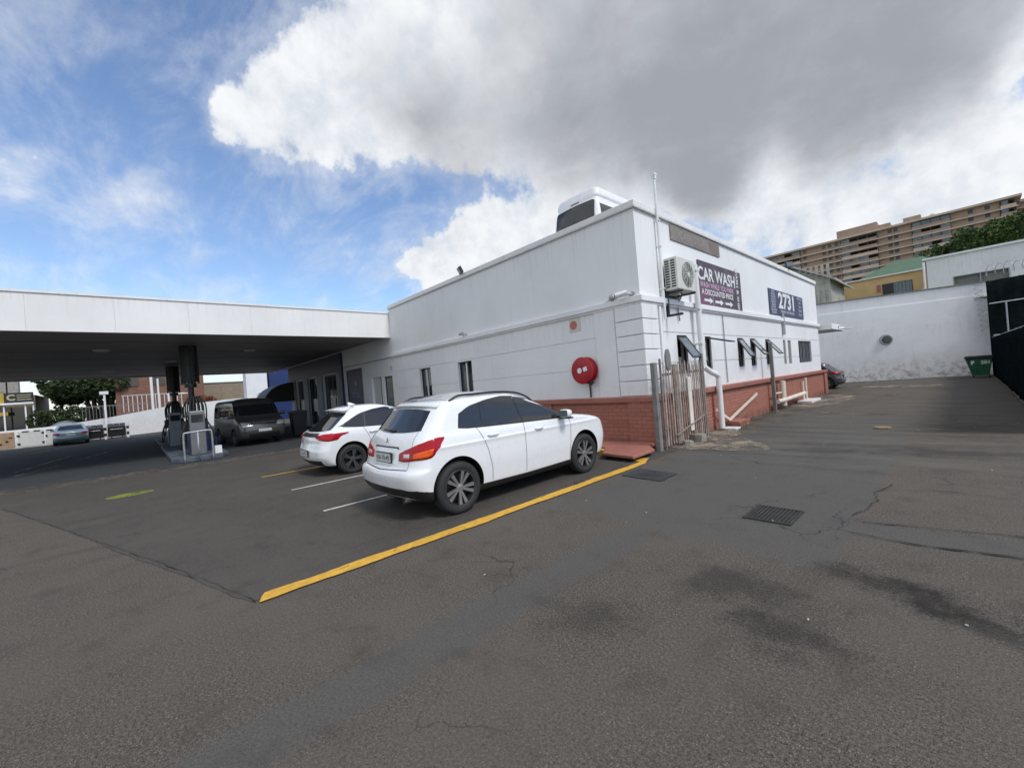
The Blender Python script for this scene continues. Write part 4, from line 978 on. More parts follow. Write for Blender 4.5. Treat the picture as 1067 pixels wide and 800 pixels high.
# ------------------------------------------------------------------ canopy
cn=thing('forecourt_canopy','wide flat forecourt canopy with a white fascia and dark soffit','canopy',(-27,0,4.2))
cx0,cx1,cy0,cy1=-37.2,-16.802,-9.0,8.357
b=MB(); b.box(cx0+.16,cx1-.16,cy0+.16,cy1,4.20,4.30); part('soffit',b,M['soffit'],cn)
b=MB(); b.box(cx0+.15,cx1-.15,cy0+.15,cy1,4.95,5.0); part('roof_deck',b,M['trimgrey'],cn)
b=MB(); n=10
for k in range(n):
    a0=cy0+(cy1-cy0)*k/n; a1=cy0+(cy1-cy0)*(k+1)/n-.003
    b.box(cx1-.12,cx1,a0,a1,4.12,5.16)
b.box(cx0,cx0+.12,cy0,cy1,4.12,5.16); b.box(cx0+.121,cx1-.121,cy0,cy0+.12,4.12,5.16)
part('fascia',b,M['canopywhite'],cn)
b=MB(); b.box(cx1-.16,cx1+.035,cy0-.03,cy1,5.162,5.225); b.box(cx0-.03,cx0+.16,cy0-.03,cy1,5.162,5.225); b.box(cx0+.161,cx1-.161,cy0-.03,cy0+.16,5.162,5.225)
part('fascia_cap',b,M['canopywhite'],cn)
b=MB()
for k in range(7): b.box(cx0+.17+k*2.9,cx0+.185+k*2.9,cy0+.17,cy1,4.192,4.1995)
part('soffit_joint',b,M['trimblack'],cn)
for (x,y) in ((-22.0,3.97),(-31.6,-1.06),(-21.9,-.87),(-31.6,3.97),(-26.8,1.4)):
    b=MB(); b.lathe([(.0,4.13),(.20,4.14),(.24,4.1995),(.0,4.1995)],'z',(x,y,0),20); part('downlight',b,M['acwhite'],cn)
for (x,y) in ((-20.6,1.62),(-30.2,1.6)):
    b=MB(); b.tube([(x,y,2.78),(x,y,4.19)],.27,20)
    for a in range(5): b.tube([(x+.27*math.cos(a*1.25),y+.27*math.sin(a*1.25),2.7),(x+.27*math.cos(a*1.25),y+.27*math.sin(a*1.25),4.19)],.035,8)
    o=part('column',b,M['black'],cn,angle=40)
    b=MB(); b.tube([(x,y,.15),(x,y,2.78)],.10,14); b.tube([(x,y,2.55),(x,y,2.7)],.2,14); part('column_shaft',b,M['trimblack'],o,angle=40)

# pump island and pumps
M['islandblue']=simple('blue_grey_kerb',(.09,.11,.14),.8,0,.25,3,.2,.4,(.05,.05,.05))
def island(x0,x1,lab):
    b=MB(); y0,y1=.72,2.25; r=.5
    P=[(x1-r,y0),(x1-.15,y0+.2),(x1,y0+.6),(x1,y1-.6),(x1-.15,y1-.2),(x1-r,y1),(x0+r,y1),(x0,y1-.5),(x0,y0+.5),(x0+r,y0)]
    b.prism(P,0,.16); o=part('pump_island',b,M['islandblue'],None,bev=.03); tag(o,lab,'kerb island')
island(-25.5,-16.75,'blue grey raised kerb island carrying the nearest pump and the thick canopy column')
island(-33.6,-27.2,'farther raised kerb island below the second black column')
M['pumpgrey']=simple('pump_panel',(.17,.175,.18),.45,.3,.1)
def pump(name,label,x,y,group):
    t=thing(name,label,'fuel pump',(x,y,.16),0,group)
    b=MB(); b.box(x-.5,x+.5,y-.21,y+.21,.16,1.62); part('housing',b,M['pumpgrey'],t,bev=.03)
    b=MB(); b.box(x-.4,x+.4,y-.235,y-.2105,1.1,1.5); b.box(x-.4,x+.4,y+.2105,y+.235,1.1,1.5); b.box(x+.5005,x+.515,y-.16,y+.16,1.25,1.5); part('display',b,M['winglass'],t)
    b=MB()
    for k in range(6):
        yy=y-.27+k*.108; r=.20-.02*abs(k-2.5)
        b.tube(smoothc([(x+.35,yy,1.3),(x+.38,yy,1.8),(x+.2,yy*.6+y*.4,2.06),(x-.1,yy*.5+y*.5,2.08),(x-.35,yy,1.8),(x-.38,yy,1.4)],4),.022,6)
    part('hose',b,M['rubber'],t,smooth=True)
    for s in (-1,1):
        b=MB(); b.tube(smoothc([(x+.3,y+s*.24,1.35),(x+.34,y+s*.42,.9),(x+.25,y+s*.46,.45),(x+.05,y+s*.40,.42),(x-.1,y+s*.30,1.0)],5),.024,6); b.box(x-.2,x-.02,y+s*.22,y+s*.34,.95,1.3); part('nozzle',b,M['black'],t,smooth=False)
    b=MB(); b.box(x-.42,x+.42,y-.24,y-.2105,.25,.9); b.box(x-.42,x+.42,y+.2105,y+.24,.25,.9); part('side_panel',b,M['bluefront'],t)
    return t
pump('fuel_pump','grey fuel pump with looped black hoses right behind the silver hoop rail',-17.75,1.46,'fuel pumps under the canopy')
pump('fuel_pump','darker fuel pump farther back on the island, left of the first pump',-23.6,1.2,'fuel pumps under the canopy')
pump('fuel_pump','farthest fuel pump on the second island under the far column',-29.0,1.45,'fuel pumps under the canopy')
b=MB(); y0,y1=1.02,1.74; x=-16.45
b.tube(smoothc([(x,y0,0),(x,y0,.86),(x,y0+.07,.95),(x,y0+.2,.96),(x,y1-.2,.98),(x,y1-.07,.97),(x,y1,.88),(x,y1,0)],4),.028,8); b.tube([(x,(y0+y1)/2,0),(x,(y0+y1)/2,.96)],.026,8)
tag(part('hoop_rail',b,M['steel'],smooth=True),'silver tubular hoop rail guarding the nearest fuel pump','guard rail')
b=MB(); b.prism([(-.26,-.22),(.26,-.22),(.26,.22),(-.26,.22)],.16,.6,lambda a,c,h:(-18.7+a*(.8+.3*h),1.9+c*(.8+.3*h),h)); tag(part('bucket',b,M['bluefront']),'blue square bucket standing on the pump island','bucket')
b=MB(); b.prism([(-.12,-.09),(.12,-.09),(.12,.09),(-.12,.09)],.16,.40,lambda a,c,h:(-17.1+a*(1.1-.2*h),1.95+c*(1.1-.2*h),h)); tag(part('white_bin',b,M['pvc']),'small white bin beside the nearest pump','bin')
# dark wheelie bin beside the van, curved awning over the shop
t=thing('wheelie_bin','black wheelie bin standing between the minibus and the shop windows','bin',(-21.3,5.6,0))
b=MB(); b.prism([(-.30,-.30),(.30,-.30),(.30,.30),(-.30,.30)],.08,1.15,lambda a,c,h:(-21.3+a*(.8+.25*h),5.6+c*(.8+.25*h),h)); part('body',b,M['black'],t,bev=.02)
b=MB(); b.prism([(-.36,1.152),(.36,1.152),(.34,1.22),(0,1.27),(-.34,1.22)],-.36,.36,lambda a,h,c:(-21.3+c,5.6+a,h)); part('lid',b,M['trimblack'],t)
for s in(-1,1):
    b=MB(); b.tube([(-21.3+s*.33,5.85,.12),(-21.3+s*.27,5.85,.12)],.12,16); part('wheel',b,M['rubber'],t)
aw=MB(); A=[(YS-.005,3.08)]+[(YS-.01-1.9*math.sin(a),1.75+1.33*math.cos(a)) for a in [PI/2*k/8 for k in range(9)]]+[(YS-.01,1.70)]
aw.prism(A[1:-1]+[(YS-.01,1.75)],-35.2,-32.2,lambda a,c,h:(h,a,c)); 
o=part('entrance_awning',aw,M['black'],bld)

# ------------------------------------------------------------------ things on the building
tag_red=None
# fire hose reel
hr=thing('fire_hose_reel','round red fire hose reel mounted on the white wall above the brick base','hose reel',(-6.31,8.36,1.5))
cx,cz=-6.31,1.855
b=MB(); 
b.lathe([(.0,-.09),(.10,-.09),(.11,-.10),(.31,-.10),(.33,-.09),(.33,-.075),(.27,-.07),(.27,.07),(.33,.075),(.33,.10),(.0,.10)],'y',(cx,YS-.17,cz),48); part('reel',b,M['firered'],hr,angle=35)
b=MB()
for k in range(3):
    for j in range(2): 
        rr=.288+j*.022; b.lathe([(rr+.011*math.cos(a),-.05+k*.045+.011*math.sin(a)) for a in [PI/3*q for q in range(6)]],'y',(cx,YS-.17,cz),40,closed=True)
part('hose',b,M['firered'],hr,smooth=True)
b=MB(); b.lathe([(0,-.004),(.065,-.003),(.07,0)],'y',(cx-.07,YS-.275,cz),24)
part('label_disc',b,M['pvc'],hr)
b=MB(); b.obox((cx+.10,YS-.274,cz+.03),(.11,0,.03),(0,.006,0),(-.025,0,.10)); part('label_card',b,M['pvc'],hr)
b=MB(); b.box(cx+.03,cx+.06,YS-.06,YS-.03,1.18,cz-.27); b.tube([(cx+.05,YS-.06,1.44),(cx+.05,YS-.06,cz-.1)],.014,8); b.tube([(cx-.02,YS-.2,cz-.305),(cx+.28,YS-.2,cz-.315)],.022,8); b.tube([(cx+.2,YS-.2,cz-.375),(cx+.2,YS-.2,cz-.265)],.03,8); b.bar((cx,YS-.0,cz),(cx,YS-.2,cz),.05); part('valve',b,M['trimblack'],hr)
sg=thing('fire_sign','small faded square sign with a red reel symbol above the hose reel','sign',(-6.62,8.35,3.04))
b=MB(); b.box(-6.80,-6.44,YS-.012,YS-.001,2.86,3.20); part('board',b,simple('faded_cream',(.62,.57,.52),.6),sg)
M['fadered']=simple('faded_red',(.50,.16,.12),.6)
b=MB(); b.lathe([(.0,-.0135),(.115,-.0135),(.115,-.0125)],'y',(-6.66,YS,3.03),24)
part('symbol',b,M['fadered'],sg)
# cameras on the south wall
def camera_dome(x,label):
    t=thing('dome_camera',label,'camera',(x,YS-.05,3.47)); b=MB(); b.lathe([(.0,-.16),(.05,-.15),(.08,-.11),(.085,-.06),(.07,-.0)],'y',(x,YS,3.47),20); part('dome',b,M['steel'],t,smooth=True)
    b=MB(); b.tube([(x-.12,YS-.05,3.44),(x-.28,YS-.03,3.42)],.02,8); part('bracket',b,M['pvc'],t)
camera_dome(-5.40,'small grey dome camera just left of the white bullet camera')
t=thing('bullet_camera','white bullet security camera near the building corner above the ledge','camera',(-5.05,YS,3.48))
b=MB(); b.tube([(-5.22,YS-.24,3.46),(-4.99,YS-.13,3.50)],.06,16); part('housing',b,M['pvc'],t,angle=40)
b=MB(); b.tube([(-5.225,YS-.243,3.459),(-5.24,YS-.25,3.456)],.045,16); part('lens',b,M['winglass'],t)
b=MB(); b.tube([(-5.0,YS-.13,3.48),(-4.93,YS-.0,3.46)],.022,8); b.lathe([(.0,-.02),(.06,-.02),(.06,0)],'y',(-4.93,YS,3.46),16); part('bracket',b,M['steel'],t)
t=thing('wall_camera','tiny camera on a bracket low on the upper wall over the two windows','camera',(-11.3,YS,3.46))
b=MB(); b.tube([(-11.25,YS,3.46),(-11.3,YS-.14,3.48)],.022,8); b.box(-11.42,-11.30,YS-.2,YS-.12,3.44,3.52); b.tube([(-11.3,YS-.1,3.4),(-11.3,YS-.1,3.56)],.015,8); part('housing',b,M['steel'],t)
def flood(x,y,z,label,dirv):
    t=thing('floodlight',label,'floodlight',(x,y,z)); d=Vector(dirv).normalized(); s=d.cross(Vector((0,0,1))).normalized(); u=s.cross(d)
    c=Vector((x,y,z+.16))+d*.12
    b=MB(); b.obox(c,d*.09,s*.30,u*.22); part('lamp_body',b,M['trimblack'],t,bev=.01)
    b=MB(); b.obox(c+d*.048,d*.006,s*.25,u*.17); part('lamp_glass',b,M['clearglass'],t)
    b=MB(); b.bar((x,y,z),c-d*.04,.03); part('bracket',b,M['steel'],t)
flood(-11.15,YS-.0,5.50,'small floodlight clamped on the front parapet','0' and (-.35,-.85,-.45))
flood(XE,20.3,5.50,'small dark floodlight on the side parapet near the far end',(.7,-.6,.15))
# minibus on the roof
bus('minibus','white high-roof minibus parked up on the flat roof behind the corner parapet',(-7.50,9.72+2.42,ZR+.002),0,M['carwhite'],2.275)

# tall thin pole at the corner, downpipes, conduits
b=MB(); b.tube([(-4.67,9.28,2.9),(-4.67,9.28,6.2)],.032,10); b.box(-4.71,-4.63,9.24,9.32,6.2,6.27); b.tube([(-4.67,9.22,6.3),(-4.67,9.34,6.3)],.05,10)
for z in (3.6,4.6,5.2): b.box(-4.75,-4.62,9.255,9.305,z,z+.03)
tag(part('mast_pole',b,M['pvc'],angle=40),'tall thin white pole rising above the parapet near the building corner','pole')
b=MB(); b.box(-4.745,-4.70,9.10,9.20,1.165,3.2); tag(part('conduit_trunking',b,M['wall'],bev=.01),'white square trunking running down beside the corner blocks','trunking')
b=MB(); b.tube(smoothc([(-4.58,10.9,4.36),(-4.56,10.9,1.95),(-4.56,10.9,1.75),(-4.5,11.15,1.58),(-4.42,11.42,1.45),(-4.42,11.45,1.25),(-4.42,11.45,.05)],4),.072,14)
for z in (2.3,3.2,4.2): b.box(-4.75,-4.5,10.8,11.0,z,z+.04)
tag(part('downpipe',b,M['pvc'],angle=50),'thick white downpipe that bends low down and ends beside the gate','pipe')
b=MB(); b.tube([(-4.72,12.9,1.2),(-4.72,12.9,3.25)],.015,6); b.tube([(-4.72,12.3,3.4),(-4.72,12.3,3.7)],.012,6); tag(part('wall_cable',b,M['steel']),'thin grey cable running down the side wall between the first open windows','cable')
b=MB(); b.tube([(-4.70,18.9,2.75),(-4.70,18.9,3.6)],.06,10); tag(part('vent_pipe',b,M['steel']),'short grey vent pipe fixed over the boarded slit windows','pipe')

# AC unit
ac=thing('air_conditioner','off-white air conditioner unit hung on black brackets beside the tall thin pole','air conditioner',(-4.4,9.2,3.5))
AX0,AX1,AY0,AY1,AZ0,AZ1=-4.66,-4.34,9.38,10.33,3.56,4.32
b=MB(); b.box(AX0,AX1,AY0,AY1,AZ0,AZ1); part('casing',b,M['acwhite'],ac,bev=.02)
fy=AY0+.40
# fan grille faces +X
b=MB(); b.lathe([(.0,AX1+.004),(.30,AX1+.004),(.30,AX1+.001)],'x',(0,fy+.14,3.94),40); part('fan_recess',b,M['gatepost'],ac)
b=MB()
for rr in (.07,.12,.17,.215,.26,.30): b.lathe([(rr+.005*math.cos(a),AX1+.02+.005*math.sin(a)) for a in [PI/2*q for q in range(4)]],'x',(0,fy+.14,3.94),36,closed=True)
for k in range(12):
    a=2*PI*k/12; b.bar((AX1+.022,fy+.14+.04*math.cos(a),3.94+.04*math.sin(a)),(AX1+.022,fy+.14+.30*math.cos(a+.5),3.94+.30*math.sin(a+.5)),.008)
b.lathe([(.0,AX1+.028),(.05,AX1+.026),(.055,AX1+.015)],'x',(0,fy+.14,3.94),20)
part('fan_grille',b,M['acwhite'],ac)
b=MB()
for k in range(3):
    a=2*PI*k/3+.4; n_=Vector((0,math.cos(a),math.sin(a))); s_=Vector((0,-math.sin(a),math.cos(a)))
    c=Vector((AX1+.009,fy+.14,3.94)); b.add([c+n_*.03-s_*.03,c+n_*.24-s_*.02,c+n_*.25+s_*.13,c+n_*.05+s_*.05],[(0,1,2,3)])
part('fan',b,M['trimblack'],ac)
b=MB()
for j in range(2):
    for k in range(11): b.box(AX0+.03+j*.14,AX0+.13+j*.14,AY0-.004,AY0-.001,AZ0+.06+k*.06,AZ0+.095+k*.06)
part('side_louvre',b,M['trimblack'],ac)
b=MB(); 
for y_ in (9.5,10.15): b.box(-4.745,-4.30,y_,y_+.04,3.50,3.545)
b.box(-4.745,-4.715,9.5,10.19,3.44,3.4995); part('bracket',b,M['trimblack'],ac)
b=MB(); b.box(-4.745,-4.66,9.47,9.53,2.96,3.9); b.box(-4.66,-4.34,9.47,9.53,2.96,3.01); tag(part('wall_bracket',b,M['trimblack']),'empty black angle bracket on the wall below the air conditioner','bracket')
b=MB(); b.tube(smoothc([(-4.55,10.0,3.6),(-4.6,10.02,3.45),(-4.70,10.04,3.3),(-4.71,10.1,2.9)],5),.018,8); tag(part('coolant_pipe',b,M['gatepost'],smooth=True),'thin dark hose curling down the wall under the air conditioner','hose')

# signs on the side wall (faces +X; text runs along +Y)
def sign_board(name,label,y0,y1,z0,z1,mat,x=XE):
    t=thing(name,label,'sign',(x,(y0+y1)/2,z0)); b=MB(); b.box(x+.001,x+.03,y0,y1,z0,z1); part('board',b,mat,t); return t
def on_sign(t,name,items,mat,x=XE+.033):
    b=MB()
    for (s,y,z,size,k) in items: put_text(b,s,(x,y,z),(0,1,0),(0,0,1),size,**k)
    return part(name,b,mat,t)
tt=NT('carwash_print'); co=tt.pos(); sp_=tt.n('ShaderNodeSeparateXYZ',ins={'Vector':co})
g1=tt.ramp(sp_.outputs[2],3.45,4.25,1,0); g2=tt.ramp(sp_.outputs[1],11.4,13.4,1,0)
c=tt.mix(tt.math('MULTIPLY',g1,g2),(.06,.045,.06),(.19,.07,.135)); c=tt.mix(tt.ramp(tt.noise(co,3,4),.45,.7,0,.5),c,(.17,.11,.15))
M['cwprint']=tt.out(c,.5)
M['signwhite']=simple('sign_white',(.74,.74,.74),.5); M['signpink']=simple('sign_pink',(.62,.38,.52),.5)
t=sign_board('car_wash_sign','purple and black printed board reading CAR WASH with three white arrows','',0,0,0,M['cwprint']) if False else sign_board('car_wash_sign','purple and black printed board reading CAR WASH with three white arrows',11.45,14.6,3.42,4.64,M['cwprint'])
on_sign(t,'lettering',[('CAR WASH',12.75,4.27,.50,dict(bold=.012,sx=1.06)),('A DISCOUNTED PRICE',12.72,3.84-.055,.215,dict(bold=.005,sx=1.05))],M['signwhite'])
on_sign(t,'pink_lettering',[('WASH WHILE YOU PARK',12.72,3.98,.215,dict(bold=.005,sx=1.0))],M['signpink'])
b=MB(); vs,fs=text_mesh('WASH & SHINE',.23,bold=.005); O=Vector((XE+.033,14.27,4.02)); b.add([O+Vector((0,0,-x))+Vector((0,y,0)) for x,y,z in vs],fs); part('side_lettering',b,M['signwhite'],t)
b=MB()
for y_ in (12.0,12.75,13.5):
    b.prism([(-.3,-.035),(.08,-.035),(.08,-.09),(.3,0),(.08,.09),(.08,.035),(-.3,.035)],XE+.031,XE+.034,lambda a,c,h,y_=y_:(h,y_+a,3.56+c))
part('arrow',b,M['signwhite'],t)
M['navyprint']=simple('navy_print',(.05,.06,.12),.5,0,.3,3)
t=sign_board('services_sign','dark blue small-print board with large pale numerals near the far end',17.45,22.2,3.50,4.46,M['navyprint'])
on_sign(t,'numerals',[('2731',19.75,4.06,.84,dict(bold=.03,sx=1.4))],M['signwhite'])
rows=[]
words=['TYRES','BRAKES','SHOCKS','CLUTCH','EXHAUST','SERVICE','BATTERY','DIAGNOSE','ENGINES']
for k,wd in enumerate(words): rows.append((wd,17.95,4.38-k*.10,.095,dict(bold=.004,sx=1.4)))
for k,wd in enumerate(['OPEN DAILY','CARS','TAXIS','TRUCKS','CALL US']): rows.append((wd,21.65,4.36-k*.17,.13,dict(bold=.005,sx=1.1)))
rows.append(('FITMENT AND REPAIRS',19.75,3.66,.14,dict(bold=.005,sx=1.3)))
on_sign(t,'small_lettering',rows,simple('sign_grey_print',(.45,.47,.55),.5))
M['weathered']=simple('weathered_brown_print',(.22,.195,.175),.7,0,.25,2,.1,.5,(.13,.11,.10))
t=sign_board('faded_sign','long faded brown signboard just under the parapet of the side wall',10.0,13.05,4.93,5.30,M['weathered'])
on_sign(t,'faded_lettering',[('CASH STORE',11.35,5.12,.27,dict(bold=.004,sx=1.1))],simple('faded_letters',(.31,.27,.25),.7))
b=MB(); b.box(XE+.031,XE+.034,12.35,12.95,4.98,5.26); part('faded_panel',b,simple('faded_brown',(.20,.15,.14),.7),t)
# ------------------------------------------------------------------ gate, pipes, posts
M['palewood']=simple('pale_weathered_pale',(.36,.33,.30),.85,0,.3,6,.3,.5,(.2,.13,.1))
gt=thing('palisade_gate','rusty weathered palisade gate standing ajar against the side wall','gate',(-4.4,9.3,0))
rn=random.Random(11)
b=MB(); b.box(-4.46,-4.36,8.02,8.14,0,1.87); b.box(-4.40,-4.36,8.28,8.32,0,1.95); part('gate_post',b,M['gatepost'],gt,bev=.008)
b=MB(); b.box(-4.46,-4.38,10.42,10.50,0,2.05); part('gate_post',b,M['gatepost'],gt,bev=.008)
b=MB()
for (z) in (.38,1.60): b.bar((-4.42,8.36,z),(-4.42,10.42,z+.03),.035,.05)
part('rail',b,M['rust'],gt)
y=8.42; k=0
while y<10.38:
    b=MB(); w_=rn.uniform(.042,.058); h_=1.86+rn.uniform(-.04,.05); lean=rn.uniform(-.015,.02); 
    P=[(-w_/2,.03+rn.uniform(0,.08)),(w_/2,.05),(w_/2,h_-.07),(0,h_),(-w_/2,h_-.07)]
    b.prism(P,0,.012,lambda a,c,h,y=y,lean=lean:(-4.385+h,y+a+lean*c/1.9,c)); part('picket',b,M['rust'] if k%3 else M['palewood'],gt)
    y+=rn.uniform(.10,.125); k+=1
b=MB(); b.prism([(.11*math.cos(a),.24*math.sin(a)) for a in [2*PI*q/16 for q in range(16)]],-4.40,-4.36,lambda a,c,h:(h,8.66+a,1.92+c)); part('plate',b,M['gatepost'],gt)
b=MB(); b.box(-4.46,-4.36,8.92,9.04,.03,1.82); part('lock_box',b,M['rust'],gt,bev=.01)
b=MB(); b.bar((-4.335,8.75,.25),(-4.33,10.2,.55),.04,.025); part('brace',b,M['rust'],gt)
b=MB(); b.box(-4.36,-4.33,9.45,9.62,.25,1.5); part('board',b,M['cream'],gt,bev=.01)
chunk('rubble',(-4.2,9.5,.01),(.18,.14,.16),M['concrete'],5,'lump of pale broken concrete lying under the middle of the gate','rubble')
chunk('rubble',(-4.25,9.05,.01),(.12,.1,.08),M['concrete'],6,'smaller broken concrete lump under the lock side of the gate','rubble')
mh=MB(); mh.box(-4.55,-4.15,11.95,12.75,0,.17); tag(part('brick_box',mh,M['redbrick'],bev=.01),'small low brick box against the red base under two leaning planks','brick box')
mh=MB(); mh.box(-4.45,-4.1,11.50,11.85,0,.05); tag(part('concrete_slab',mh,M['pvc'],bev=.01),'small pale slab lying next to the foot of the downpipe','slab')
b=MB(); b.bar((-4.42,12.05,.22),(-4.50,14.6,.74),.03,.075); tag(part('leaning_plank',b,M['cream']),'long cream plank slanting up to the right from the brick box','plank')
b=MB(); b.bar((-4.42,12.05,.20),(-4.50,11.35,.55),.03,.065); tag(part('leaning_plank',b,M['cream']),'short cream plank slanting up to the left towards the downpipe','plank')
b=MB(); b.box(-4.50,-4.40,16.10,16.20,0,2.38); b.box(-4.52,-4.38,16.06,16.24,.001,.03); tag(part('steel_post',b,M['gatepost'],bev=.008),'grey steel post standing in front of the red base near the open windows','post')
b=MB(); b.tube([(-4.42,17.1,.12),(-4.42,17.1,1.02)],.09,16); tag(part('pipe_stub',b,M['cream'],angle=40),'thick cream pipe standing upright against the red base','pipe')
b=MB(); b.tube([(-4.38,16.25,.34),(-4.38,17.0,.33),(-4.36,19.7,.38)],.075,14); tag(part('drain_pipe',b,M['cream'],angle=40),'cream drain pipe running level along the foot of the red base','pipe')
b=MB(); b.tube([(-4.46,16.22,.62),(-4.46,17.0,.60)],.03,10); tag(part('thin_pipe',b,M['cream'],angle=40),'short thin pipe joining the steel post to the upright pipe','pipe')
for (y_,z1,lab) in ((19.85,.85,'left of two thin upright pipes rising from the white slab'),(20.3,.98,'right and taller of two thin upright pipes rising from the white slab')):
    b=MB(); b.tube([(-4.43,y_,.1),(-4.43,y_,z1)],.04,12); tag(part('pipe_stub',b,M['cream'],angle=40),lab,'pipe')
b=MB(); b.box(-4.55,-4.05,19.3,20.8,0,.10); tag(part('pipe_plinth',b,M['pvc'],bev=.02),'low white concrete slab under the two thin upright pipes','slab')

# ------------------------------------------------------------------ rear yard: wall, slab canopy, net fence, skip
def yw(x): return 35+.305*(x+7)
bwt=thing('boundary_wall','tall stained white boundary wall closing off the rear of the yard','wall',(-3,36.2,0))
b=MB(); P=[(-30,yw(-30)),(4.6,yw(4.6)),(4.6,yw(4.6)+.3),(-30,yw(-30)+.3)]
# face grid with a step ledge: upper part set back slightly
b.prism(P,-.3,4.72); 
P2=[(-30,yw(-30)+.05),(4.6,yw(4.6)+.05),(4.6,yw(4.6)+.3),(-30,yw(-30)+.3)]
b.prism(P2,4.721,5.46); part('wall',b,M['backwall'],bwt)
b=MB(); b.prism([(-30,yw(-30)-.02),(4.62,yw(4.62)-.02),(4.62,yw(4.62)+.36),(-30,yw(-30)+.36)],5.462,5.53); part('coping',b,M['gatepost'],bwt)
d=Vector((1,.305,0)).normalized(); nrm=Vector((.305,-1,0)).normalized()
c=Vector((-3.35,yw(-3.35),2.62))+nrm*.06
t=thing('vent_cowl','round grey vent cowl fixed to the middle of the stained rear wall','vent',tuple(c))
b=MB(); up=Vector((0,0,1))
def disc(b,c,r0,r1,h0,h1,n=28):
    ring=[]
    for (r,h) in ((r0,h0),(r1,h1)): ring.append([c+nrm*h+(d*math.cos(2*PI*k/n)+up*math.sin(2*PI*k/n))*r for k in range(n)])
    b.add(ring[0]+ring[1],[(k,(k+1)%n,(k+1)%n+n,k+n) for k in range(n)]+[tuple(range(n,2*n))])
disc(b,c,.34,.32,-.05,.03); part('ring',b,M['steel'],t); b=MB(); disc(b,c+Vector((.03,0,.0)),.24,.20,.031,.12); part('cowl',b,M['winglass'],t,angle=40)
b=MB(); b.prism([(-9,25.05),(-4.22,25.05),(-4.22,28.2),(-9,28.2)],3.10,3.38); b.box(-8.8,-8.6,27.8,28.0,0,3.1); b.tube([(-4.22,26.8,3.14),(-3.7,26.8,3.14)],.035,8); b.box(-4.22,-3.95,26.5,26.7,3.28,3.33)
tag(part('rear_awning',b,M['wall'],bev=.01),'flat white concrete awning projecting behind the far end of the building','awning')
# shade net fence along the right edge
nf=thing('net_fence','low black shade net fence running along the right edge of the yard','fence',(1.15,20,0))
def net(P,Q,z0,z1a,z1b,seed,th=.03):
    P=Vector(P);Q=Vector(Q); n=60; m=8; vs=[]; dd=(Q-P).normalized(); nn=Vector((dd.y,-dd.x))
    for i in range(n+1):
        for j in range(m+1):
            p=P.lerp(Q,i/n); z=z0+(z1a+(z1b-z1a)*i/n-z0)*j/m + (.03*noise.noise(Vector((i*.5,seed,0))) if j in(0,m) else 0)
            o=.05*noise.noise(Vector((i*.35,j*.4,seed))); vs.append((p.x+nn.x*o,p.y+nn.y*o,z))
    b=MB(); b.add(vs,[(i*(m+1)+j,(i+1)*(m+1)+j,(i+1)*(m+1)+j+1,i*(m+1)+j+1) for i in range(n) for j in range(m)]); return b
b=net((1.08,12.0),(1.08,35.9),.02,2.08,2.12,1); o=part('net',b,M['net'],nf,smooth=True)
md=o.modifiers.new('s','SOLIDIFY'); md.thickness=.012
for k in range(9):
    b=MB(); b.tube([(1.16,12.3+k*2.65,0),(1.16,12.3+k*2.65,2.15)],.035,8); part('post',b,M['steel'],nf)
b=MB(); b.tube([(1.12,12.0,2.10),(1.12,35.9,2.14)],.025,8); part('top_rail',b,M['steel'],nf)
b=MB(); b.prism([(.97,12),(1.4,12),(1.4,36),(.97,36)],-.1,.03); o=part('verge_kerb',b,M['strip']); tag(o,'narrow concrete edging at the foot of the net fence','edging')
tf=thing('tall_net_screen','tall black shade net screen with pipe rails joining the rear wall','fence',(2.5,34.6,0))
xa,ya=1.16,35.6
b=net((xa-.12,ya+.0),(4.9,ya+1.1),.0,5.30,5.55,5); o=part('net',b,M['net'],tf,smooth=True); md=o.modifiers.new('s','SOLIDIFY'); md.thickness=.012
b=MB(); b.tube([(xa-.06,ya-.1,4.02),(4.9,ya+1.0,4.2)],.04,8); b.tube([(xa,ya-.1,2.25),(4.9,ya+1.0,2.35)],.035,8); part('rail',b,M['steel'],tf)
b=MB(); b.tube([(xa+.55,ya+.02,0),(xa+.55,ya+.02,4.05)],.04,8); part('post',b,M['steel'],tf)
b=MB(); b.tube([(xa+3.2,ya+.75,0),(xa+3.2,ya+.75,5.4)],.04,8); part('post',b,M['steel'],tf)
# razor wire coil on the corner and top
def coil(name,label,A,B,r,turns,seed=0):
    A=Vector(A);B=Vector(B); dd=(B-A); L=dd.length; dn=dd.normalized(); u=dn.cross(Vector((0.1,0.2,1))).normalized(); v=dn.cross(u); b=MB(); pts=[]
    n=turns*14
    for k in range(n+1):
        a=2*PI*turns*k/n; rr=r*(1+.18*math.sin(a*.37+seed)); pts.append(A+dn*(L*k/n)+u*math.cos(a)*rr+v*math.sin(a)*rr)
    b.tube(pts,.011,4)
    for p in pts[::2]: b.box(p.x-.022,p.x+.022,p.y-.005,p.y+.005,p.z-.008,p.z+.008)
    tag(part(name,b,M['steel']),label,'razor wire')
coil('razor_wire','razor wire coil running down the right end of the rear wall',(.95,yw(.95)-.25,2.6),(.75,yw(.8)-.2,5.4),.17,9)
coil('razor_wire','razor wire coil strung above the tall net screen',(1.0,35.6,5.9),(4.6,36.6,6.1),.28,11,2)
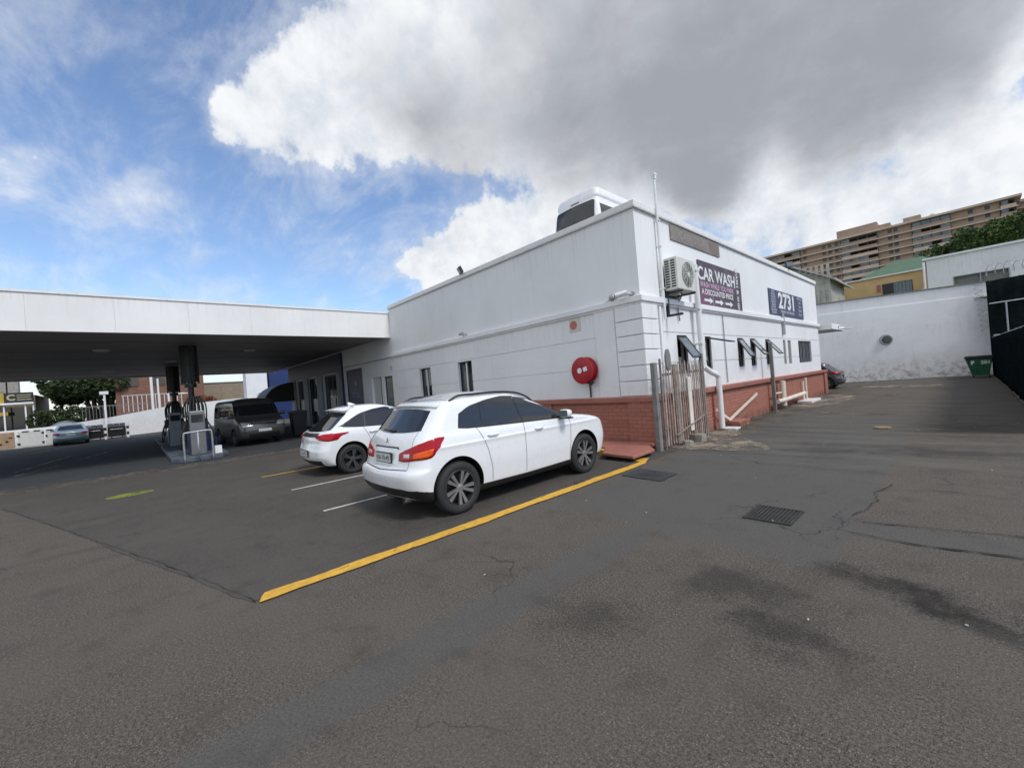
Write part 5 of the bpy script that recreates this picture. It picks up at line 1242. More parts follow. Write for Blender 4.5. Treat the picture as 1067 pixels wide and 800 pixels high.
# refuse skip
sk_=thing('refuse_skip','green plastic refuse skip with white marks in the far right corner','skip',(.55,34.0,0))
b=MB(); 
P0=[(-.28,-.36),(.34,-.36),(.34,.36),(-.28,.36)];P1=[(-.50,-.5),(.50,-.5),(.50,.5),(-.50,.5)]
vs=[(.52+a,34.2+c,.12) for a,c in P0]+[(.52+a,34.2+c,1.05) for a,c in P1]; b.add(vs,[(3,2,1,0),(0,1,5,4),(1,2,6,5),(2,3,7,6),(3,0,4,7),(4,5,6,7)]); part('body',b,M['green'],sk_,bev=.03)
b=MB(); b.box(-.02,1.06,33.62,34.76,1.06,1.14); b.box(.02,1.02,33.66,34.72,1.14,1.19); part('lid',b,M['trimblack'],sk_,bev=.02)
for x in (.26,.84):
    b=MB(); b.tube([(x,33.95,.08),(x+.05,33.95,.08)],.08,12); part('wheel',b,M['rubber'],sk_)
b=MB(); put_text(b,'201',(.76,33.705,.82),(1,0,0),(0,.12,1),.24,bold=.008); put_text(b,'F',(.28,33.705,.82),(1,0,0),(0,.12,1),.24,bold=.02); part('marking',b,M['signwhite'],sk_)

# ------------------------------------------------------------------ hill with buildings behind the wall
hx=[-320,-150,-60,-25,-8,5,20,60,150,260]; hy=[37.3,41,50,62,90,140,200,260,400]; 
b=MB(); vs=[]
nx,ny=60,50
for i in range(nx+1):
    for j in range(ny+1):
        x=-90+ (350)*i/nx; y=37.3+(400-37.3)*(j/ny)**1.6
        z=4.6+ (y-37.3)*.105+ 2.0*noise.noise(Vector((x*.02,y*.02,0)))*min(1,(y-37.3)/30)
        if x<-20: z-= min(z-.3, (-20-x)*.35) if z>.3 else 0
        vs.append((x,y,z))
b.add(vs,[(i*(ny+1)+j,(i+1)*(ny+1)+j,(i+1)*(ny+1)+j+1,i*(ny+1)+j+1) for i in range(nx) for j in range(ny)])
struct('hill',b,M['grass'],smooth=True)
# corrugated shed
t=thing('corrugated_shed','grey corrugated shed with a deep overhanging roof behind the building','shed',(-9,41,5))
b=MB(); x=-14.0
while x<-6.75:
    b.box(x,x+.18,39.98,40.06,4.6,9.0); x+=.36
b.box(-14.0,-6.7,40.06,46,4.6,8.0); part('wall',b,M['corr'],t)
b=MB(); b.add([(-14.6,39.4,9.9),(-9.4,39.4,9.65),(-6.2,39.4,7.75),(-14.6,47,9.9),(-9.4,47,9.65),(-6.2,47,7.75),(-14.6,39.4,9.75),(-9.4,39.4,9.5),(-6.2,39.4,7.6),(-14.6,47,9.75),(-9.4,47,9.5),(-6.2,47,7.6)],[(0,1,4,3),(1,2,5,4),(6,9,10,7),(7,10,11,8),(0,6,7,1),(1,7,8,2),(2,8,11,5),(3,4,10,9),(4,5,11,10),(0,3,9,6)]); part('roof',b,M['corr'],t)
b=MB(); b.add([(-14,40.0,8.8),(-9.6,40.0,9.4),(-6.75,40.0,7.9),(-6.75,40.0,7.0),(-14,40,7.0)],[(0,1,2,3,4)]); part('gable_board',b,M['corr'],t)
# ochre house with green hipped roof
t=thing('ochre_house','ochre rendered house with a green hipped roof and a wide window','house',(-5,54,5))
b=MB(); b.box(-7.95,-.8,50,58,4.9,8.62); part('wall',b,M['yellow'],t)
b=MB(); b.box(-8.1,-.65,49.8,58.2,8.62,8.72); part('gutter',b,M['canopywhite'],t)
b=MB(); b.add([(-6.4,50.4,8.72),(-.8,50.4,8.72),(-.8,58,8.72),(-6.4,58,8.72),(-4.0,53,10.25),(-2.0,53,10.25)],[(0,1,5,4),(1,2,5),(2,3,4,5),(3,0,4)]); part('roof',b,M['greenroof'],t)
b=MB(); b.add([(-3.9,52.5,8.9),(1.5,52.5,8.9),(1.5,60,8.9),(-3.9,60,8.9),(-1.5,55,10.1),(.5,55,10.1)],[(0,1,5,4),(1,2,5),(2,3,4,5),(3,0,4)]); part('rear_roof',b,M['greenroof'],t)
b=MB(); b.box(-4.60,-2.65,49.95,49.999,6.5,7.95); o=part('window',b,M['trimblack'],t)
b=MB(); b.box(-3.85,-2.70,49.92,49.949,6.6,7.9); part('pane',b,M['clearglass'],o)
b=MB(); 
for k in range(5): b.box(-3.8+k*.23,-3.72+k*.23,49.90,49.919,6.6,7.9)
part('curtain',b,M['aptglass'],o)
b=MB(); b.box(-4.98,-4.72,49.96,49.999,7.3,7.95); part('vent',b,M['redpaint'],t)
b=MB(); b.tube([(-7.75,49.9,5),(-7.75,49.9,8.6)],.06,8); part('downpipe',b,M['pvc'],t)
# white neighbour with strip opening
t=thing('white_neighbour','plain white flat-roofed building with a recessed strip opening above the rear wall','building',(3,48,5))
b=MB(); panel(b,SX(45.0),-1.55,14,4.6,8.55,[(-.25,2.45,5.6,7.0)],rev=.25); b.add([(-1.55,45,4.6),(-1.55,45,8.55),(-1.55,56,8.55),(-1.55,56,4.6)],[(0,1,2,3)]); b.add([(-1.55,45,8.55),(14,45,8.55),(14,56,8.55),(-1.55,56,8.55)],[(0,1,2,3)])
part('wall',b,M['backwall'],t)
b=MB(); b.box(-1.75,14.2,44.85,56.2,8.552,8.70); part('roof_edge',b,M['pvc'],t)
b=MB(); b.box(-.25,2.45,45.20,45.24,5.6,7.0); 
o=part('opening_panel',b,M['gatepost'],t); b=MB(); frame(b,SX(45.0),-.25,2.45,5.6,7.0,.06,-.02,.10,(1.1,)); part('opening_frame',b,M['steel'],o)
b=MB(); b.tube([(-1.70,44.8,4.8),(-1.70,44.8,8.4)],.07,8); part('downpipe',b,M['pvc'],t)
b=MB()
for k in range(4): b.box(-2.5+k*.28,-2.45+k*.28,44.6,44.65,5.3,6.3+.0*k)
b.bar((-2.6,44.6,5.6),(-1.7,44.6,6.5),.05); tag(part('stair_railing',b,M['pvc']),'short white railing between the ochre house and the white neighbour','railing')

# ------------------------------------------------------------------ trees
def leaf_mat(name,col,col2):
    t=NT(name); g_=t.n('ShaderNodeNewGeometry'); oi=g_.outputs['Random Per Island']
    n=t.noise(g_.outputs['Position'],.9,3)
    c=t.mix(oi,col,col2); c=t.mix(t.ramp(n,.4,.65,0,.5),c,tuple(x*1.5 for x in col2))
    return t.out(c,.6,0,None,.3,Subsurface_Weight=0.)
M['leafdark']=leaf_mat('foliage_dark',(.018,.032,.012),(.045,.07,.02))
M['leafmid']=leaf_mat('foliage_mid',(.026,.055,.016),(.07,.11,.03))
def crown(blobs,nper,size,seed,flat=.0):
    rnd=random.Random(seed); vs=[];fs=[]
    for (cx,cy,cz,rx,ry,rz,w_) in blobs:
        for _ in range(int(nper*w_)):
            while True:
                p=Vector((rnd.uniform(-1,1),rnd.uniform(-1,1),rnd.uniform(-1,1)))
                if p.length<=1: break
            p=p.normalized()*(p.length**.35)
            q=1+.35*noise.noise(Vector((p.x*2.2+seed,p.y*2.2,p.z*2.2+cx)))
            c=Vector((cx+p.x*rx*q,cy+p.y*ry*q,cz+p.z*rz*q))
            if noise.noise(c*.55+Vector((seed,0,0)))<-.22: continue
            a=Vector((rnd.gauss(0,1),rnd.gauss(0,1),rnd.gauss(0,1)*.6)).normalized(); bb=a.cross(Vector((rnd.gauss(0,1),rnd.gauss(0,1),rnd.gauss(0,1)))).normalized()
            s=size*rnd.uniform(.6,1.4); o=len(vs)
            vs+=[c-a*s-bb*s*.1,c+bb*s*.45,c+a*s,c-bb*s*.45]; fs.append((o,o+1,o+2,o+3))
    b=MB(); b.add(vs,fs); return b
def tree(name,label,base,h,blobs,nper,size,seed,mat,trunks,group=None):
    t=thing(name,label,'tree',base,0,group)
    b=MB()
    for P,r0,r1 in trunks:
        P=smoothc(P,4); n=len(P); b.tube(P,[r0+(r1-r0)*i/(n-1) for i in range(n)],9)
    part('trunk',b,M['bark'],t,smooth=True)
    cb=crown(blobs,nper,size,seed); me=cb.mesh('crown',base,recalc=False); me.materials.append(mat); o=bpy.data.objects.new('crown',me); C.objects.link(o); o.parent=t
    return t
# hedge-like trees above the white neighbour
for k,(x,zc,rx,rz) in enumerate([(-1.6,9.9,1.8,2.3),(1.0,11.3,2.3,1.9),(4.0,11.9,2.4,1.8),(7.2,12.2,2.4,1.9)]):
    gz=6.9
    tree('broadleaf_tree',['dark green tree at the left end of the row above the white neighbour','second tree from the left in the row above the white neighbour','third tree from the left in the row above the white neighbour','rightmost tree of the row above the white neighbour'][k],(x,61,gz),6,
      [(x,61,zc,rx,2.2,rz,1),(x+.9,60.3,zc+.4,rx*.7,1.6,rz*.7,.5),(x-1.0,60.5,zc-.7,rx*.7,1.6,rz*.8,.5),(x-.3,60.0,zc-1.4,rx*.9,1.6,rz*.7,.5)],5200,.15,20+k,M['leafmid'],
      [([(x,61,gz-.5),(x+.1,61,gz+2),(x,61,zc)],.25,.1),([(x,61,gz+1.5),(x+.8,60.6,zc-.5),(x+1.2,60.5,zc+.5)],.12,.04),([(x,61,gz+1.2),(x-.8,60.6,zc-1),(x-1.2,60.5,zc)],.12,.04)],'trees above the white neighbour')

# ------------------------------------------------------------------ apartment block on the hill
t=thing('apartment_block','very long brown brick apartment block with balcony bands on the hill','apartment block',(-20,236,24))
Y0=230.; ax0,ax1=-64.,15.2; zr=52.6; FH=2.82; nf_=11; zb=zr-FH*nf_
b=MB(); b.box(ax0+.5,ax1-.5,Y0+2.2,Y0+16,zb-6,zr); part('recessed_wall',b,M['aptdark'],t)
b=MB()
# brick pier bays (x ranges), full height, with the window holes left dark
bays=[(-47.6,-42.8),(-42.7,-33.6),(-20.6,-12.2),(0.3,11.6)]
brk=[(ax0,-60.5),(-48.2,-44.4),(-44.4,-33.4),(-21.4,-11.2),(-.6,11.4)]
wins=[-46.5,-39.4,-37.3,-34.9,-17.6,-15.8,4.4,8.5]
holes=[]
for k in range(nf_):
    z0=zb+k*FH
    for wx in wins: holes.append((wx-.65,wx+.65,z0+1.0,z0+2.4))
for (a,c_) in brk:
    panel(b,SX(Y0),a,c_,zb-6,zr,[h for h in holes if h[0]>a and h[1]<c_],rev=.5)
    b.box(a,a+.25,Y0+.01,Y0+2.3,zb-6,zr-.01); b.box(c_-.25,c_,Y0+.01,Y0+2.3,zb-6,zr-.01)
part('brick_bay',b,M['aptbrick'],t)
for k in range(nf_):
    z0=zb+k*FH
    b=MB(); b.box(ax0-.3,ax1+.3,Y0-1.1,Y0+2.2,z0-.45,z0-.02); part('floor_slab',b,M['aptslab'],t)
bal=[(-60.4,-48.3),(-33.3,-21.5),(-11.1,-.7),(11.5,15.1)]
rn=random.Random(4)
for (a,c_) in bal:
    for k in range(nf_):
        z0=zb+k*FH
        b=MB(); b.box(a,c_,Y0-1.0,Y0-.85,z0-.019,z0+.95)
        part('balcony_wall',b,M['aptbrick'] if rn.random()<.6 else M['aptslab'],t)
        n=max(2,int((c_-a)/2.6)); 
        b=MB()
        for j in range(n):
            xa_=a+(c_-a)*j/n; xb_=a+(c_-a)*(j+1)/n
            if j==0 or rn.random()<.55: b.box(xa_+.15,xb_-.15,Y0-.80,Y0-.74,z0+.96,z0+2.4)
            b.box(xb_-.12,xb_+.0,Y0-.8,Y0+2,z0,z0+2.45)
        b.box(a,c_,Y0-.82,Y0-.72,z0+2.401,z0+2.45)
        part('balcony_glazing',b,M['aptglass'],t)
for wx in wins:
    for k in range(3,nf_):
        z0=zb+k*FH; b=MB(); b.box(wx-.649,wx+.649,Y0+.3,Y0+.35,z0+1.001,z0+2.399); part('window',b,M['winglass'],t)
b=MB(); b.box(ax0-1.0,ax1+1.2,Y0-1.6,Y0+17,zr,zr+.75); part('roof',b,M['aptslab'],t)
b=MB(); b.box(-35,-21.5,Y0+3,Y0+12,zr+.75,zr+4.9); b.box(-21.5,-17.5,Y0+4,Y0+11,zr+.75,zr+3.4); b.box(-13.6,-8.5,Y0+3,Y0+11,zr+.75,zr+3.3); part('penthouse',b,M['aptbrick'],t)
b=MB(); b.box(ax1+.4,ax1+18,Y0+6,Y0+20,zb-6,zr-.4); part('wing_wall',b,M['aptbrick'],t)
b=MB(); 
for k in range(nf_+1): b.box(ax1+.3,ax1+18.2,Y0+4.6,Y0+6,zb+k*FH-.33,zb+k*FH+.0)
part('wing_slab',b,M['aptslab'],t)
b=MB(); b.tube([(-5.5,Y0+6,zr+.7),(-5.5,Y0+6,zr+3.2)],.12,6); b.box(-6.3,-4.7,Y0+5.9,Y0+6.1,zr+2.6,zr+2.8); part('antenna',b,M['steel'],t)

# ------------------------------------------------------------------ far left: boundary wall, street, shops, trees
L0=[(-43.6,-16.0,.95,.0),(-43.9,-7.2,1.25,0),(-44.2,-4.3,1.3,0),(-46.2,-1.6,1.62,0),(-48.3,1.8,2.15,0),(-50.5,6.5,2.45,0),(-51.5,14,2.75,0)]
b=MB(); vs=[]
for (x,y,z,q) in L0: vs+=[(x,y,-.05),(x,y,z),(x-.25,y,z),(x-.25,y,-.05)]
fs=[]
for i in range(len(L0)-1):
    for k in range(4): fs.append((i*4+k,i*4+(k+1)%4,(i+1)*4+(k+1)%4,(i+1)*4+k))
fs+=[(0,1,2,3),tuple(len(vs)-4+k for k in (3,2,1,0))]
b.add(vs,fs); o=part('retaining_wall',b,M['wall']); tag(o,'low white boundary wall rising to the right along the far edge of the forecourt','wall')
# raised street ground behind the wall
b=MB(); vs=[]
for (x,y,z,q) in L0: vs+=[(x-.26,y,z-.35),(x-40,y,z-.1),(-330,y,z+.3)]
b.add(vs,[(i*3+j,i*3+j+1,i*3+j+4,i*3+j+3) for i in range(len(L0)-1) for j in range(2)]); struct('street',b,M['asph2'])
M['barrierwhite']=simple('barrier_white',(.60,.60,.58),.6,0,.1,1,0,.3,(.35,.3,.25))
M['barriertan']=simple('barrier_tan',(.36,.25,.16),.7,0,.2,3,.1,.3,(.2,.13,.08))
def barrier(x0,y0,x1,y1,z1,mat,label,marks):
    t=thing('barrier_panel',label,'barrier',((x0+x1)/2,(y0+y1)/2,0),0)
    b=MB(); b.bar((x0,y0,z1/2+.05),(x1,y1,z1/2+.05),.12,z1-.1); part('panel',b,mat,t,bev=.02)
    b=MB(); dd=Vector((x1-x0,y1-y0,0)); n=dd.normalized(); s=Vector((-n.y,n.x,0)); 
    if s.x<0: s=-s
    for (u,z,w_,h) in marks: b.obox(Vector((x0,y0,z))+dd*u+s*.08,n*w_,s*.03,Vector((0,0,h)))
    if marks: part('black_block',b,M['black'],t)
barrier(-43.0,-9.4,-43.0,-6.15,1.15,M['barriertan'],'tan board barrier with dark holes at the far left of the forecourt',[(.9,.55,.12,.10),(.82,.40,.1,.08),(.74,.62,.12,.08),(.95,.8,.15,.05)])
barrier(-43.05,-6.0,-43.05,-4.85,1.15,M['barrierwhite'],'white barrier panel with black corner blocks next to the tan board',[(.02,.3,.14,.14),(.02,.85,.14,.14),(.98,.3,.12,.12),(.98,.95,.12,.12),(.3,1.12,.3,.06),(.75,1.12,.3,.06)])
barrier(-43.1,-4.75,-43.2,-3.9,1.12,M['barrierwhite'],'white barrier panel partly behind the pale blue sedan',[(.2,1.1,.3,.06),(.02,.7,.1,.12)])
def skipbin(y0,y1,x,label):
    t=thing('dumpster',label,'dumpster',(x,(y0+y1)/2,0),0,'black dumpsters by the boundary wall')
    b=MB(); b.prism([(-.5,.12),(.5,.12),(.56,.85),(-.56,.85)],y0,y1,lambda a,c,h:(x+a,h,c)); part('body',b,M['black'],t,bev=.03)
    b=MB(); 
    n=3
    for k in range(n):
        a=y0+(y1-y0)*k/n; e=y0+(y1-y0)*(k+1)/n-.03; b.prism([(-.6,.86),(.6,.86),(.5,.98),(0,1.12),(-.5,.98)],a,e,lambda p,c,h:(x+p,h,c))
    part('lid',b,M['trimblack'],t)
    b=MB(); b.tube([(x+.57,y0+.15,.7),(x+.66,y0+.15,.7),(x+.66,y1-.15,.7),(x+.57,y1-.15,.7)],.02,6); part('handle',b,M['steel'],t)
    for yy in (y0+.2,y1-.2):
        b=MB(); b.tube([(x+.35,yy-.03,.09),(x+.35,yy+.03,.09)],.09,10); part('wheel',b,M['rubber'],t)
skipbin(-2.95,-1.95,-44.2,'black lidded dumpster between the pale blue sedan and the striped bollard')
skipbin(-1.72,-.72,-44.2,'black lidded dumpster just right of the striped bollard')
def bollard(x,y,label):
    b=MB(); 
    for k in range(5):
        b.mi=k%2; b.tube([(x,y,k*.22),(x,y,(k+1)*.22)],.075,12)
    tag(part('bollard',b,[M['pvc'],M['black']],None,angle=40),label,'bollard','black and white striped bollards')
bollard(-43.4,-1.83,'black and white striped bollard between the two dumpsters')
bollard(-43.4,-.60,'black and white striped bollard right of the second dumpster')
b=MB(); b.box(-45.0,-44.9,-1.86,-1.74,.0,3.5); b.box(-45.05,-44.85,-2.06,-1.56,3.42,3.66); tag(part('lamp_post',b,M['pvc']),'white T-shaped lamp post rising behind the dumpsters','lamp post')
# street beyond
def pole(x,y,z0,z1,r,label,extra=None):
    b=MB(); b.tube([(x,y,z0),(x,y,z1)],r,8)
    if extra: extra(b)
    tag(part('street_pole',b,M['pvc']),label,'pole')
pole(-52,1.15,1.4,6.2,.11,'thick pale street pole in front of the brick wall')
pole(-53,1.65,1.5,5.0,.08,'thin street pole just right of the thick pale one')
pole(-52,2.35,1.6,5.2,.09,'street pole with a crossbar left of the far fuel pump',lambda b:b.bar((-52,2.2,3.4),(-52,4.2,3.4),.08))
t=thing('brick_building','long brown brick building across the street beyond the forecourt','building',(-62,2,2))
b=MB(); b.box(-72,-58,-1.5,5.75,1.0,7.5); part('wall',b,M['brownbrick'],t)
b=MB()
for k in range(14): b.box(-57.99,-57.95,-1.0+k*.36,-.95+k*.36,2.0,3.7)
b.box(-57.99,-57.94,-1.1,4.0,3.65,3.7); part('railing',b,M['pvc'],t)
b=MB(); 
for k in range(3): b.box(-57.99,-57.93,-.9+k*2.1,.3+k*2.1,4.6,6.2)
part('window',b,M['aptdark'],t)
t=thing('tan_wall','tan blockwork wall standing right of the brick building','wall',(-60,7.5,2))
b=MB(); b.box(-61,-60,5.8,10.1,1.5,4.65); part('wall',b,M['tanbrick'],t)
b=MB(); b.box(-61.1,-59.9,5.8,10.2,4.651,4.75); part('coping',b,M['concrete'],t)
b=MB(); b.box(-59.99,-59.9,7.6,7.75,1.5,4.3); part('pier',b,M['tanbrick'],t)
b=MB()
rn=random.Random(3)
cb=crown([(-57.5,5.5,2.7,.6,1.2,.5,1),(-57.3,6.7,2.7,.5,1.0,.45,1)],900,.10,9); 
M['leafred']=leaf_mat('reddish_shrub',(.16,.04,.025),(.26,.09,.05)); o=part('shrub',cb,M['leafred']); tag(o,'low reddish shrub in front of the tan wall','shrub')
b=MB(); b.box(-49.5,-48,8.15,10.0,.0,4.9); b.tube([(-48.2,8.5,2.4),(-47.9,9.2,2.9),(-47.9,10,3.1)],.03,6); tag(part('white_tower',b,M['wall'],bev=.02),'white rendered block left of the blue wall beyond the minibus','building')
t=thing('blue_walled_building','tall blue painted wall at the far end of the shop','building',(-44,11,0))
b=MB(); b.box(-50,-47.8,10.15,20,0,5.2); part('wall',b,M['bluewall'],t); b=MB(); b.box(-50.05,-47.7,10.05,20,5.2,5.35); part('coping',b,M['bluefront'],t)
# shop with yellow and black sign
t=thing('yellow_shop','small shop with black signboard, yellow panel and white veranda frame across the street','shop',(-61,-9,1))
b=MB(); b.box(-70,-61.5,-16,-7.3,1.0,4.4); part('wall',b,M['tanbrick'],t)
b=MB(); b.box(-60.3,-60,-9.0,-7.25,3.68,4.62); o=part('signboard',b,M['black'],t)
b=MB(); 
put_text(b,'C',(-59.985,-8.62,4.15),(0,1,0),(0,0,1),.75,bold=.03)
for k,(z,w_) in enumerate(((4.38,.9),(4.17,.85),(3.95,.9))): b.box(-59.999,-59.98,-8.25,-8.25+w_,z-.035,z+.035)
part('sign_mark',b,simple('sign_yellow',(.40,.38,.2),.5),o)
M['yellowpanel']=simple('yellow_panel',(.42,.29,.04),.5)
b=MB(); b.box(-60.3,-59.9,-12,-9.02,3.3,4.62); b.box(-60.3,-59.95,-12,-8.85,2.52,2.85); part('yellow_panel',b,M['yellowpanel'],t)
b=MB(); b.box(-60.5,-59.6,-12,-7.2,3.5,3.67); part('veranda_beam',b,M['pvc'],t)
for y in (-11,-9.1,-7.8,-7.3):
    b=MB(); b.box(-59.9,-59.8,y,y+.1,.9,3.499); part('veranda_post',b,M['pvc'],t)
b=MB(); b.box(-61.49,-61.4,-9.8,-7.6,1.0,3.3); part('shopfront',b,M['winglass'],t)
for k,(x,y0,y1,z,lab,m) in enumerate([(-150,-42,-27.0,17,'distant grey tower at the far left under the canopy edge','aptslab'),(-130,-24,-19,11.5,'distant low grey block beside the pointed roof','concrete')]):
    t=thing('distant_building',lab,'building',(x,(y0+y1)/2,0)); b=MB(); b.box(x-12,x,y0,y1,0,z); part('wall',b,M[m],t); b=MB()
    for f_ in range(int(z/3)): b.box(x+.01,x+.08,y0+.6,y1-.6,f_*3+1.2,f_*3+2.4)
    part('window',b,M['aptglass'],t)
t=thing('distant_spire','distant slim pointed roof on the skyline at the far left','building',(-130,-18.5,0))
b=MB(); b.box(-132,-130,-19.2,-17.6,0,10.5); part('wall',b,M['concrete'],t); b=MB(); b.add([(-132,-19.2,10.5),(-130,-19.2,10.5),(-130,-17.6,10.5),(-132,-17.6,10.5),(-131,-18.4,14)],[(0,1,4),(1,2,4),(2,3,4),(3,0,4)]); part('spire',b,M['gatepost'],t)
# big fig tree and neighbours
tree('fig_tree','huge dark fig tree with many hanging trunks behind the dumpsters',(-62,-2.6,1.2),9,
 [(-62,-2.2,6.3,4.5,3.4,2.3,1.8),(-61,-5.0,5.6,3,2.2,1.6,1),(-61,1.0,6.3,3,2.2,1.8,1),(-59,-3.0,4.9,2,3.2,1.3,1),(-64,-2.5,3.6,1.5,3.4,1.6,.9)],5200,.17,31,M['leafdark'],
 [([(-62,-2.6+k*.5-1,1.0),(-62+.3*k,-2.7+k*.45-1,3),(-61.5,-2.9+k*.8-1.4,5.6)],.28,.10) for k in range(6)]+[([(-60.5,-3.8+k*.55,1.1),(-60.4,-3.7+k*.55,4.8)],.07,.05) for k in range(6)])
tree('street_tree','mid-green tree between the shop sign and the fig tree',(-66,-6.0,1.2),6,
 [(-66,-5.9,5.0,2.2,1.4,1.3,1),(-65,-5.2,4.3,1.8,1.3,1.2,.7)],4200,.15,33,M['leafmid'],[([(-66,-6,1),(-66,-6,3),(-66,-5.8,4.8)],.2,.08)])
for k,(y,z) in enumerate([(-6.6,1.9),(-5.4,2.0),(-4.2,2.1)]):
    cb=crown([(-56,y,z,.9,.75,.8,1)],1500,.11,40+k); o=part('street_shrub',cb,M['leafdark']); tag(o,['leftmost dark shrub behind the low white wall','middle dark shrub behind the low white wall','rightmost dark shrub behind the low white wall under the fig'][k],'shrub','shrubs behind the low wall')
b=MB()
for k in range(22): b.box(-53.02,-53,-3.6+k*.22,-3.57+k*.22,1.5,2.7)
b.box(-53.03,-52.99,-3.7,1.1,2.65,2.72); tag(part('street_fence',b,M['gatepost']),'dark green picket fence on the street side in front of the fig tree','fence')
# ------------------------------------------------------------------ sky, sun, camera
SUN_EL,SUN_AZ=50.,87.      # azimuth measured from +Y towards +X
t=NT('World',world=True); W_=t.id; bpy.context.scene.world=W_
sky=t.n('ShaderNodeTexSky',sky_type='NISHITA'); sky.sun_disc=False; sky.sun_elevation=R(SUN_EL); sky.sun_rotation=R(SUN_AZ); sky.air_density=1.1; sky.dust_density=.6; sky.ozone_density=1.6; sky.altitude=20
dirv=t.n('ShaderNodeTexCoord').outputs['Generated']
sep=t.n('ShaderNodeSeparateXYZ',ins={'Vector':dirv})
zz=t.math('MAXIMUM',sep.outputs[2],.02)
# project to a cloud layer plane for perspective-true detail
zp=t.math('ADD',zz,.16)
cv=t.n('ShaderNodeCombineXYZ',ins={'X':t.math('DIVIDE',sep.outputs[0],zp),'Y':t.math('DIVIDE',sep.outputs[1],zp),'Z':0.}).outputs[0]
n1=t.noise(cv,1.35,9,.60,.35); n2=t.noise(t.mapv(cv,(1,1,1),(4.2,7.1,0)),3.6,8,.62,.3); n3=t.noise(t.mapv(cv,(1,1,1),(1.2,3.1,0)),.62,6,.55)
nd=t.noise(dirv,9.,7,.62,.2); nf_=t.noise(dirv,26.,6,.62,.1)
def blobs(L,warp):
    tot=None
    d2=t.n('ShaderNodeVectorMath',operation='ADD')
    t.t.links.new(dirv,d2.inputs[0])
    wn=t.n('ShaderNodeTexNoise',ins={'Scale':5.5,'Detail':5.,'Roughness':.6}); t.t.links.new(dirv,wn.inputs['Vector'])
    sc=t.n('ShaderNodeVectorMath',operation='MULTIPLY_ADD'); t.t.links.new(wn.outputs['Color'],sc.inputs[0]); sc.inputs[1].default_value=(warp,)*3; sc.inputs[2].default_value=(-warp/2,)*3
    t.t.links.new(sc.outputs[0],d2.inputs[1])
    for (x,y,z,r,w) in L:
        dn=t.n('ShaderNodeVectorMath',operation='DISTANCE'); t.t.links.new(d2.outputs[0],dn.inputs[0]); dn.inputs[1].default_value=(x,y,z)
        m=t.ramp(dn.outputs['Value'],r*.35,r*1.25,w,0.)
        tot=m if tot is None else t.math('MAXIMUM',tot,m) if False else t.math('SUBTRACT',t.math('ADD',tot,m),t.math('MULTIPLY',t.math('MINIMUM',tot,1.),m))
    return tot
CL=[(-0.787, 0.281, 0.549, 0.14, .85), (-0.845, 0.187, 0.5, 0.072, 0.62), (-0.687, 0.41, 0.6, 0.202, 1), (-0.773, 0.402, 0.491, 0.10, 0.35), (-0.584, 0.561, 0.586, 0.205, 1), (-0.43, 0.72, 0.544, 0.235, 1), (-0.232, 0.837, 0.496, 0.242, 1), (-0.081, 0.879, 0.471, 0.194, 1), (0.03, 0.899, 0.437, 0.136, 1), (-0.486, 0.576, 0.657, 0.267, 1), (-0.474, 0.77, 0.428, 0.13, .85), (-0.38, 0.832, 0.405, 0.14, 0.9), (0.021, 0.963, 0.268, 0.103, 1), (-0.118, 0.961, 0.251, 0.111, 0.9), (0.081, 0.981, 0.177, 0.081, 0.9), (-0.037, 0.982, 0.186, 0.105, 0.8), (-0.724, 0.598, 0.330, 0.10, 1.), (-0.803, 0.516, 0.295, 0.083, 1.), (-0.643, 0.674, 0.345, 0.10, 1.), (-0.83, 0.47, 0.301, 0.038, 0.8), (-0.924, 0.037, 0.38, 0.07, 0.42), (-0.919, -0.116, 0.377, 0.045, 0.42), (-0.964, 0.126, 0.232, 0.06, 0.42),(-.15,.5,.85,.5,.9),(.4,.7,.55,.35,.9),(.6,.1,.8,.35,.6),(.55,-.6,.5,.4,.7),(.35,.92,.15,.2,.8),(-.4,-.8,.45,.55,1.),(.35,-.75,.55,.55,1.),(.1,-.3,.95,.35,.7),(-0.294, 0.921, 0.256, 0.12, .55),(-.22,.94,.26,.1,.5)]  # unseen cloud blobs behind the camera are added to brighten shaded walls
DK=[(-0.248, 0.803, 0.542, 0.185, 0.9), (-0.079, 0.873, 0.482, 0.146, .85), (0.031, 0.889, 0.458, 0.103, 0.7), (-0.358, 0.801, 0.48, 0.166, 0.9), (-0.322, 0.871, 0.371, 0.101, 0.8), (-0.517, 0.704, 0.487, 0.153, 0.6), (-0.513, 0.599, 0.615, 0.178, 0.5), (-0.68, 0.529, 0.508, 0.14, 0.5), (-0.70,.42,.58,.13,.38), (-0.127, 0.908, 0.399, 0.113, 0.7), (-0.408, 0.694, 0.593, 0.152, 0.5), (-0.002, 0.919, 0.395, 0.082, 0.5),(-.1,.6,.8,.4,.7)]
cm=blobs(CL,.16); dm=blobs(DK,.12)
den=t.math('ADD',cm,t.math('ADD',t.math('MULTIPLY',t.math('SUBTRACT',nd,.5),1.15),t.math('MULTIPLY',t.math('SUBTRACT',nf_,.5),.42)))
cover=t.ramp(den,.34,.72)
wisp=t.math('MULTIPLY',t.ramp(t.noise(t.mapv(cv,(.7,1.5,1),(2,0,0)),2.2,8,.66,.5),.40,.80),.55)
wisp=t.math('ADD',wisp,t.math('MULTIPLY',t.ramp(den,.0,.5),.26))
cover=t.math('MAXIMUM',cover,wisp)
cover=t.math('MAXIMUM',cover,t.ramp(sep.outputs[2],.0,.17,.55,0.))
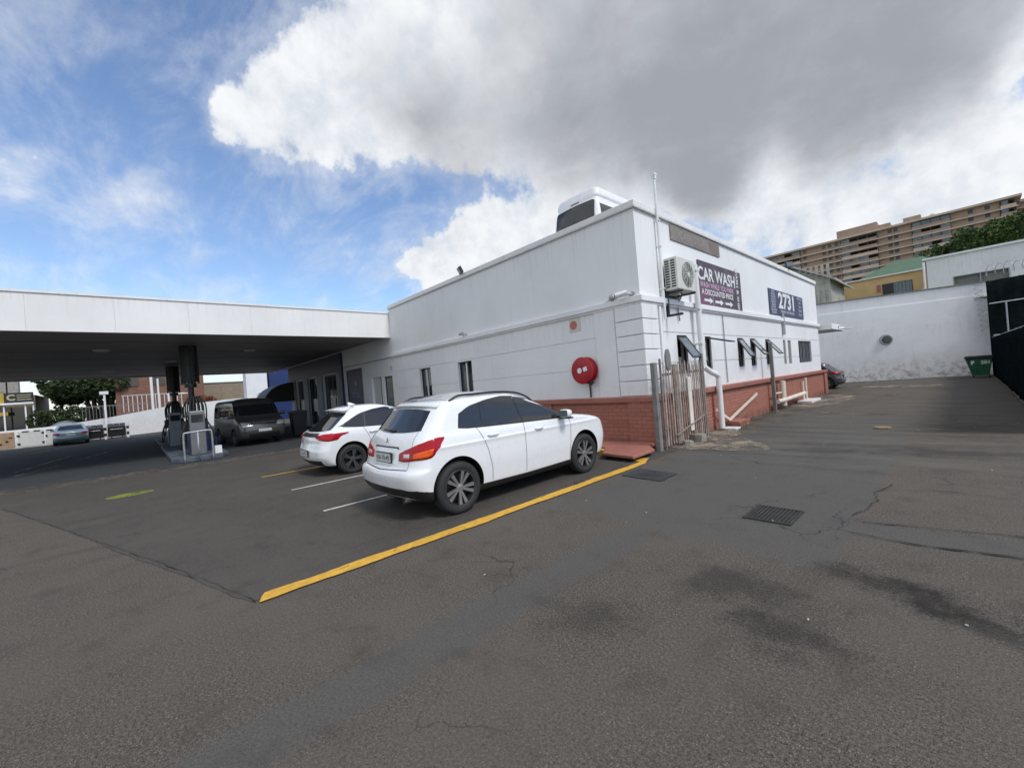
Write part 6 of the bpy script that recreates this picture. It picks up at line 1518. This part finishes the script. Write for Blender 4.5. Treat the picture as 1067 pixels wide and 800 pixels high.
# thickness drives the grey underside: thick middles are darker, edges bright
thick=t.math('MULTIPLY',dm,t.math('ADD',.62,t.math('MULTIPLY',n2,.62)))
shade=t.ramp(t.math('ADD',thick,t.math('MULTIPLY',t.math('SUBTRACT',nd,.5),.5)),.05,.95)
bill=t.ramp(t.math('ADD',t.math('MULTIPLY',nf_,.25),t.math('MULTIPLY',nd,.75)),.30,.64)
white=t.mix(bill,(.60,.65,.72),(.87,.885,.905))
ccol=t.mix(shade,white,(.33,.35,.385))
skyc=t.n('ShaderNodeVectorMath',operation='MULTIPLY'); t.t.links.new(sky.outputs[0],skyc.inputs[0]); skyc.inputs[1].default_value=(.93,.98,1.08)
bg1=t.n('ShaderNodeBackground',ins={'Color':skyc.outputs[0],'Strength':.112})
bg2=t.n('ShaderNodeBackground',ins={'Color':ccol,'Strength':.73})
mx=t.n('ShaderNodeMixShader',ins={0:cover}); t.t.links.new(bg1.outputs[0],mx.inputs[1]); t.t.links.new(bg2.outputs[0],mx.inputs[2])
o=t.n('ShaderNodeOutputWorld'); t.t.links.new(mx.outputs[0],o.inputs[0])
try: W_.cycles.sampling_method='MANUAL'; W_.cycles.sample_map_resolution=512
except Exception: pass

ld=bpy.data.lights.new('sun','SUN'); ld.energy=1.5; ld.angle=R(16); ld.color=(1.,.955,.89)
so=bpy.data.objects.new('sun',ld); C.objects.link(so)
sd_=Vector((math.sin(R(SUN_AZ))*math.cos(R(SUN_EL)),math.cos(R(SUN_AZ))*math.cos(R(SUN_EL)),math.sin(R(SUN_EL))))
so.rotation_euler=sd_.to_track_quat('Z','Y').to_euler(); so.location=(20,10,40)

cd=bpy.data.cameras.new('camera'); cam=bpy.data.objects.new('camera',cd); C.objects.link(cam)
cd.sensor_width=36; cd.lens=430.017/1067*36; cd.clip_start=.05; cd.clip_end=3000
Rm=Matrix(((0.671255,0.055007,0.739183),(0.736909,0.05795,-0.673503),(-0.079883,0.996803,-0.001636)))
cam.matrix_world=Matrix.Translation((0,0,1.65))@Rm.to_4x4()
sc=bpy.context.scene; sc.camera=cam
sc.view_settings.view_transform='Standard'; sc.view_settings.look='None'; sc.view_settings.exposure=0.58; sc.view_settings.gamma=1.0
sc.render.engine='CYCLES'; sc.cycles.use_denoising=True
sc.cycles.max_bounces=8; sc.cycles.diffuse_bounces=4
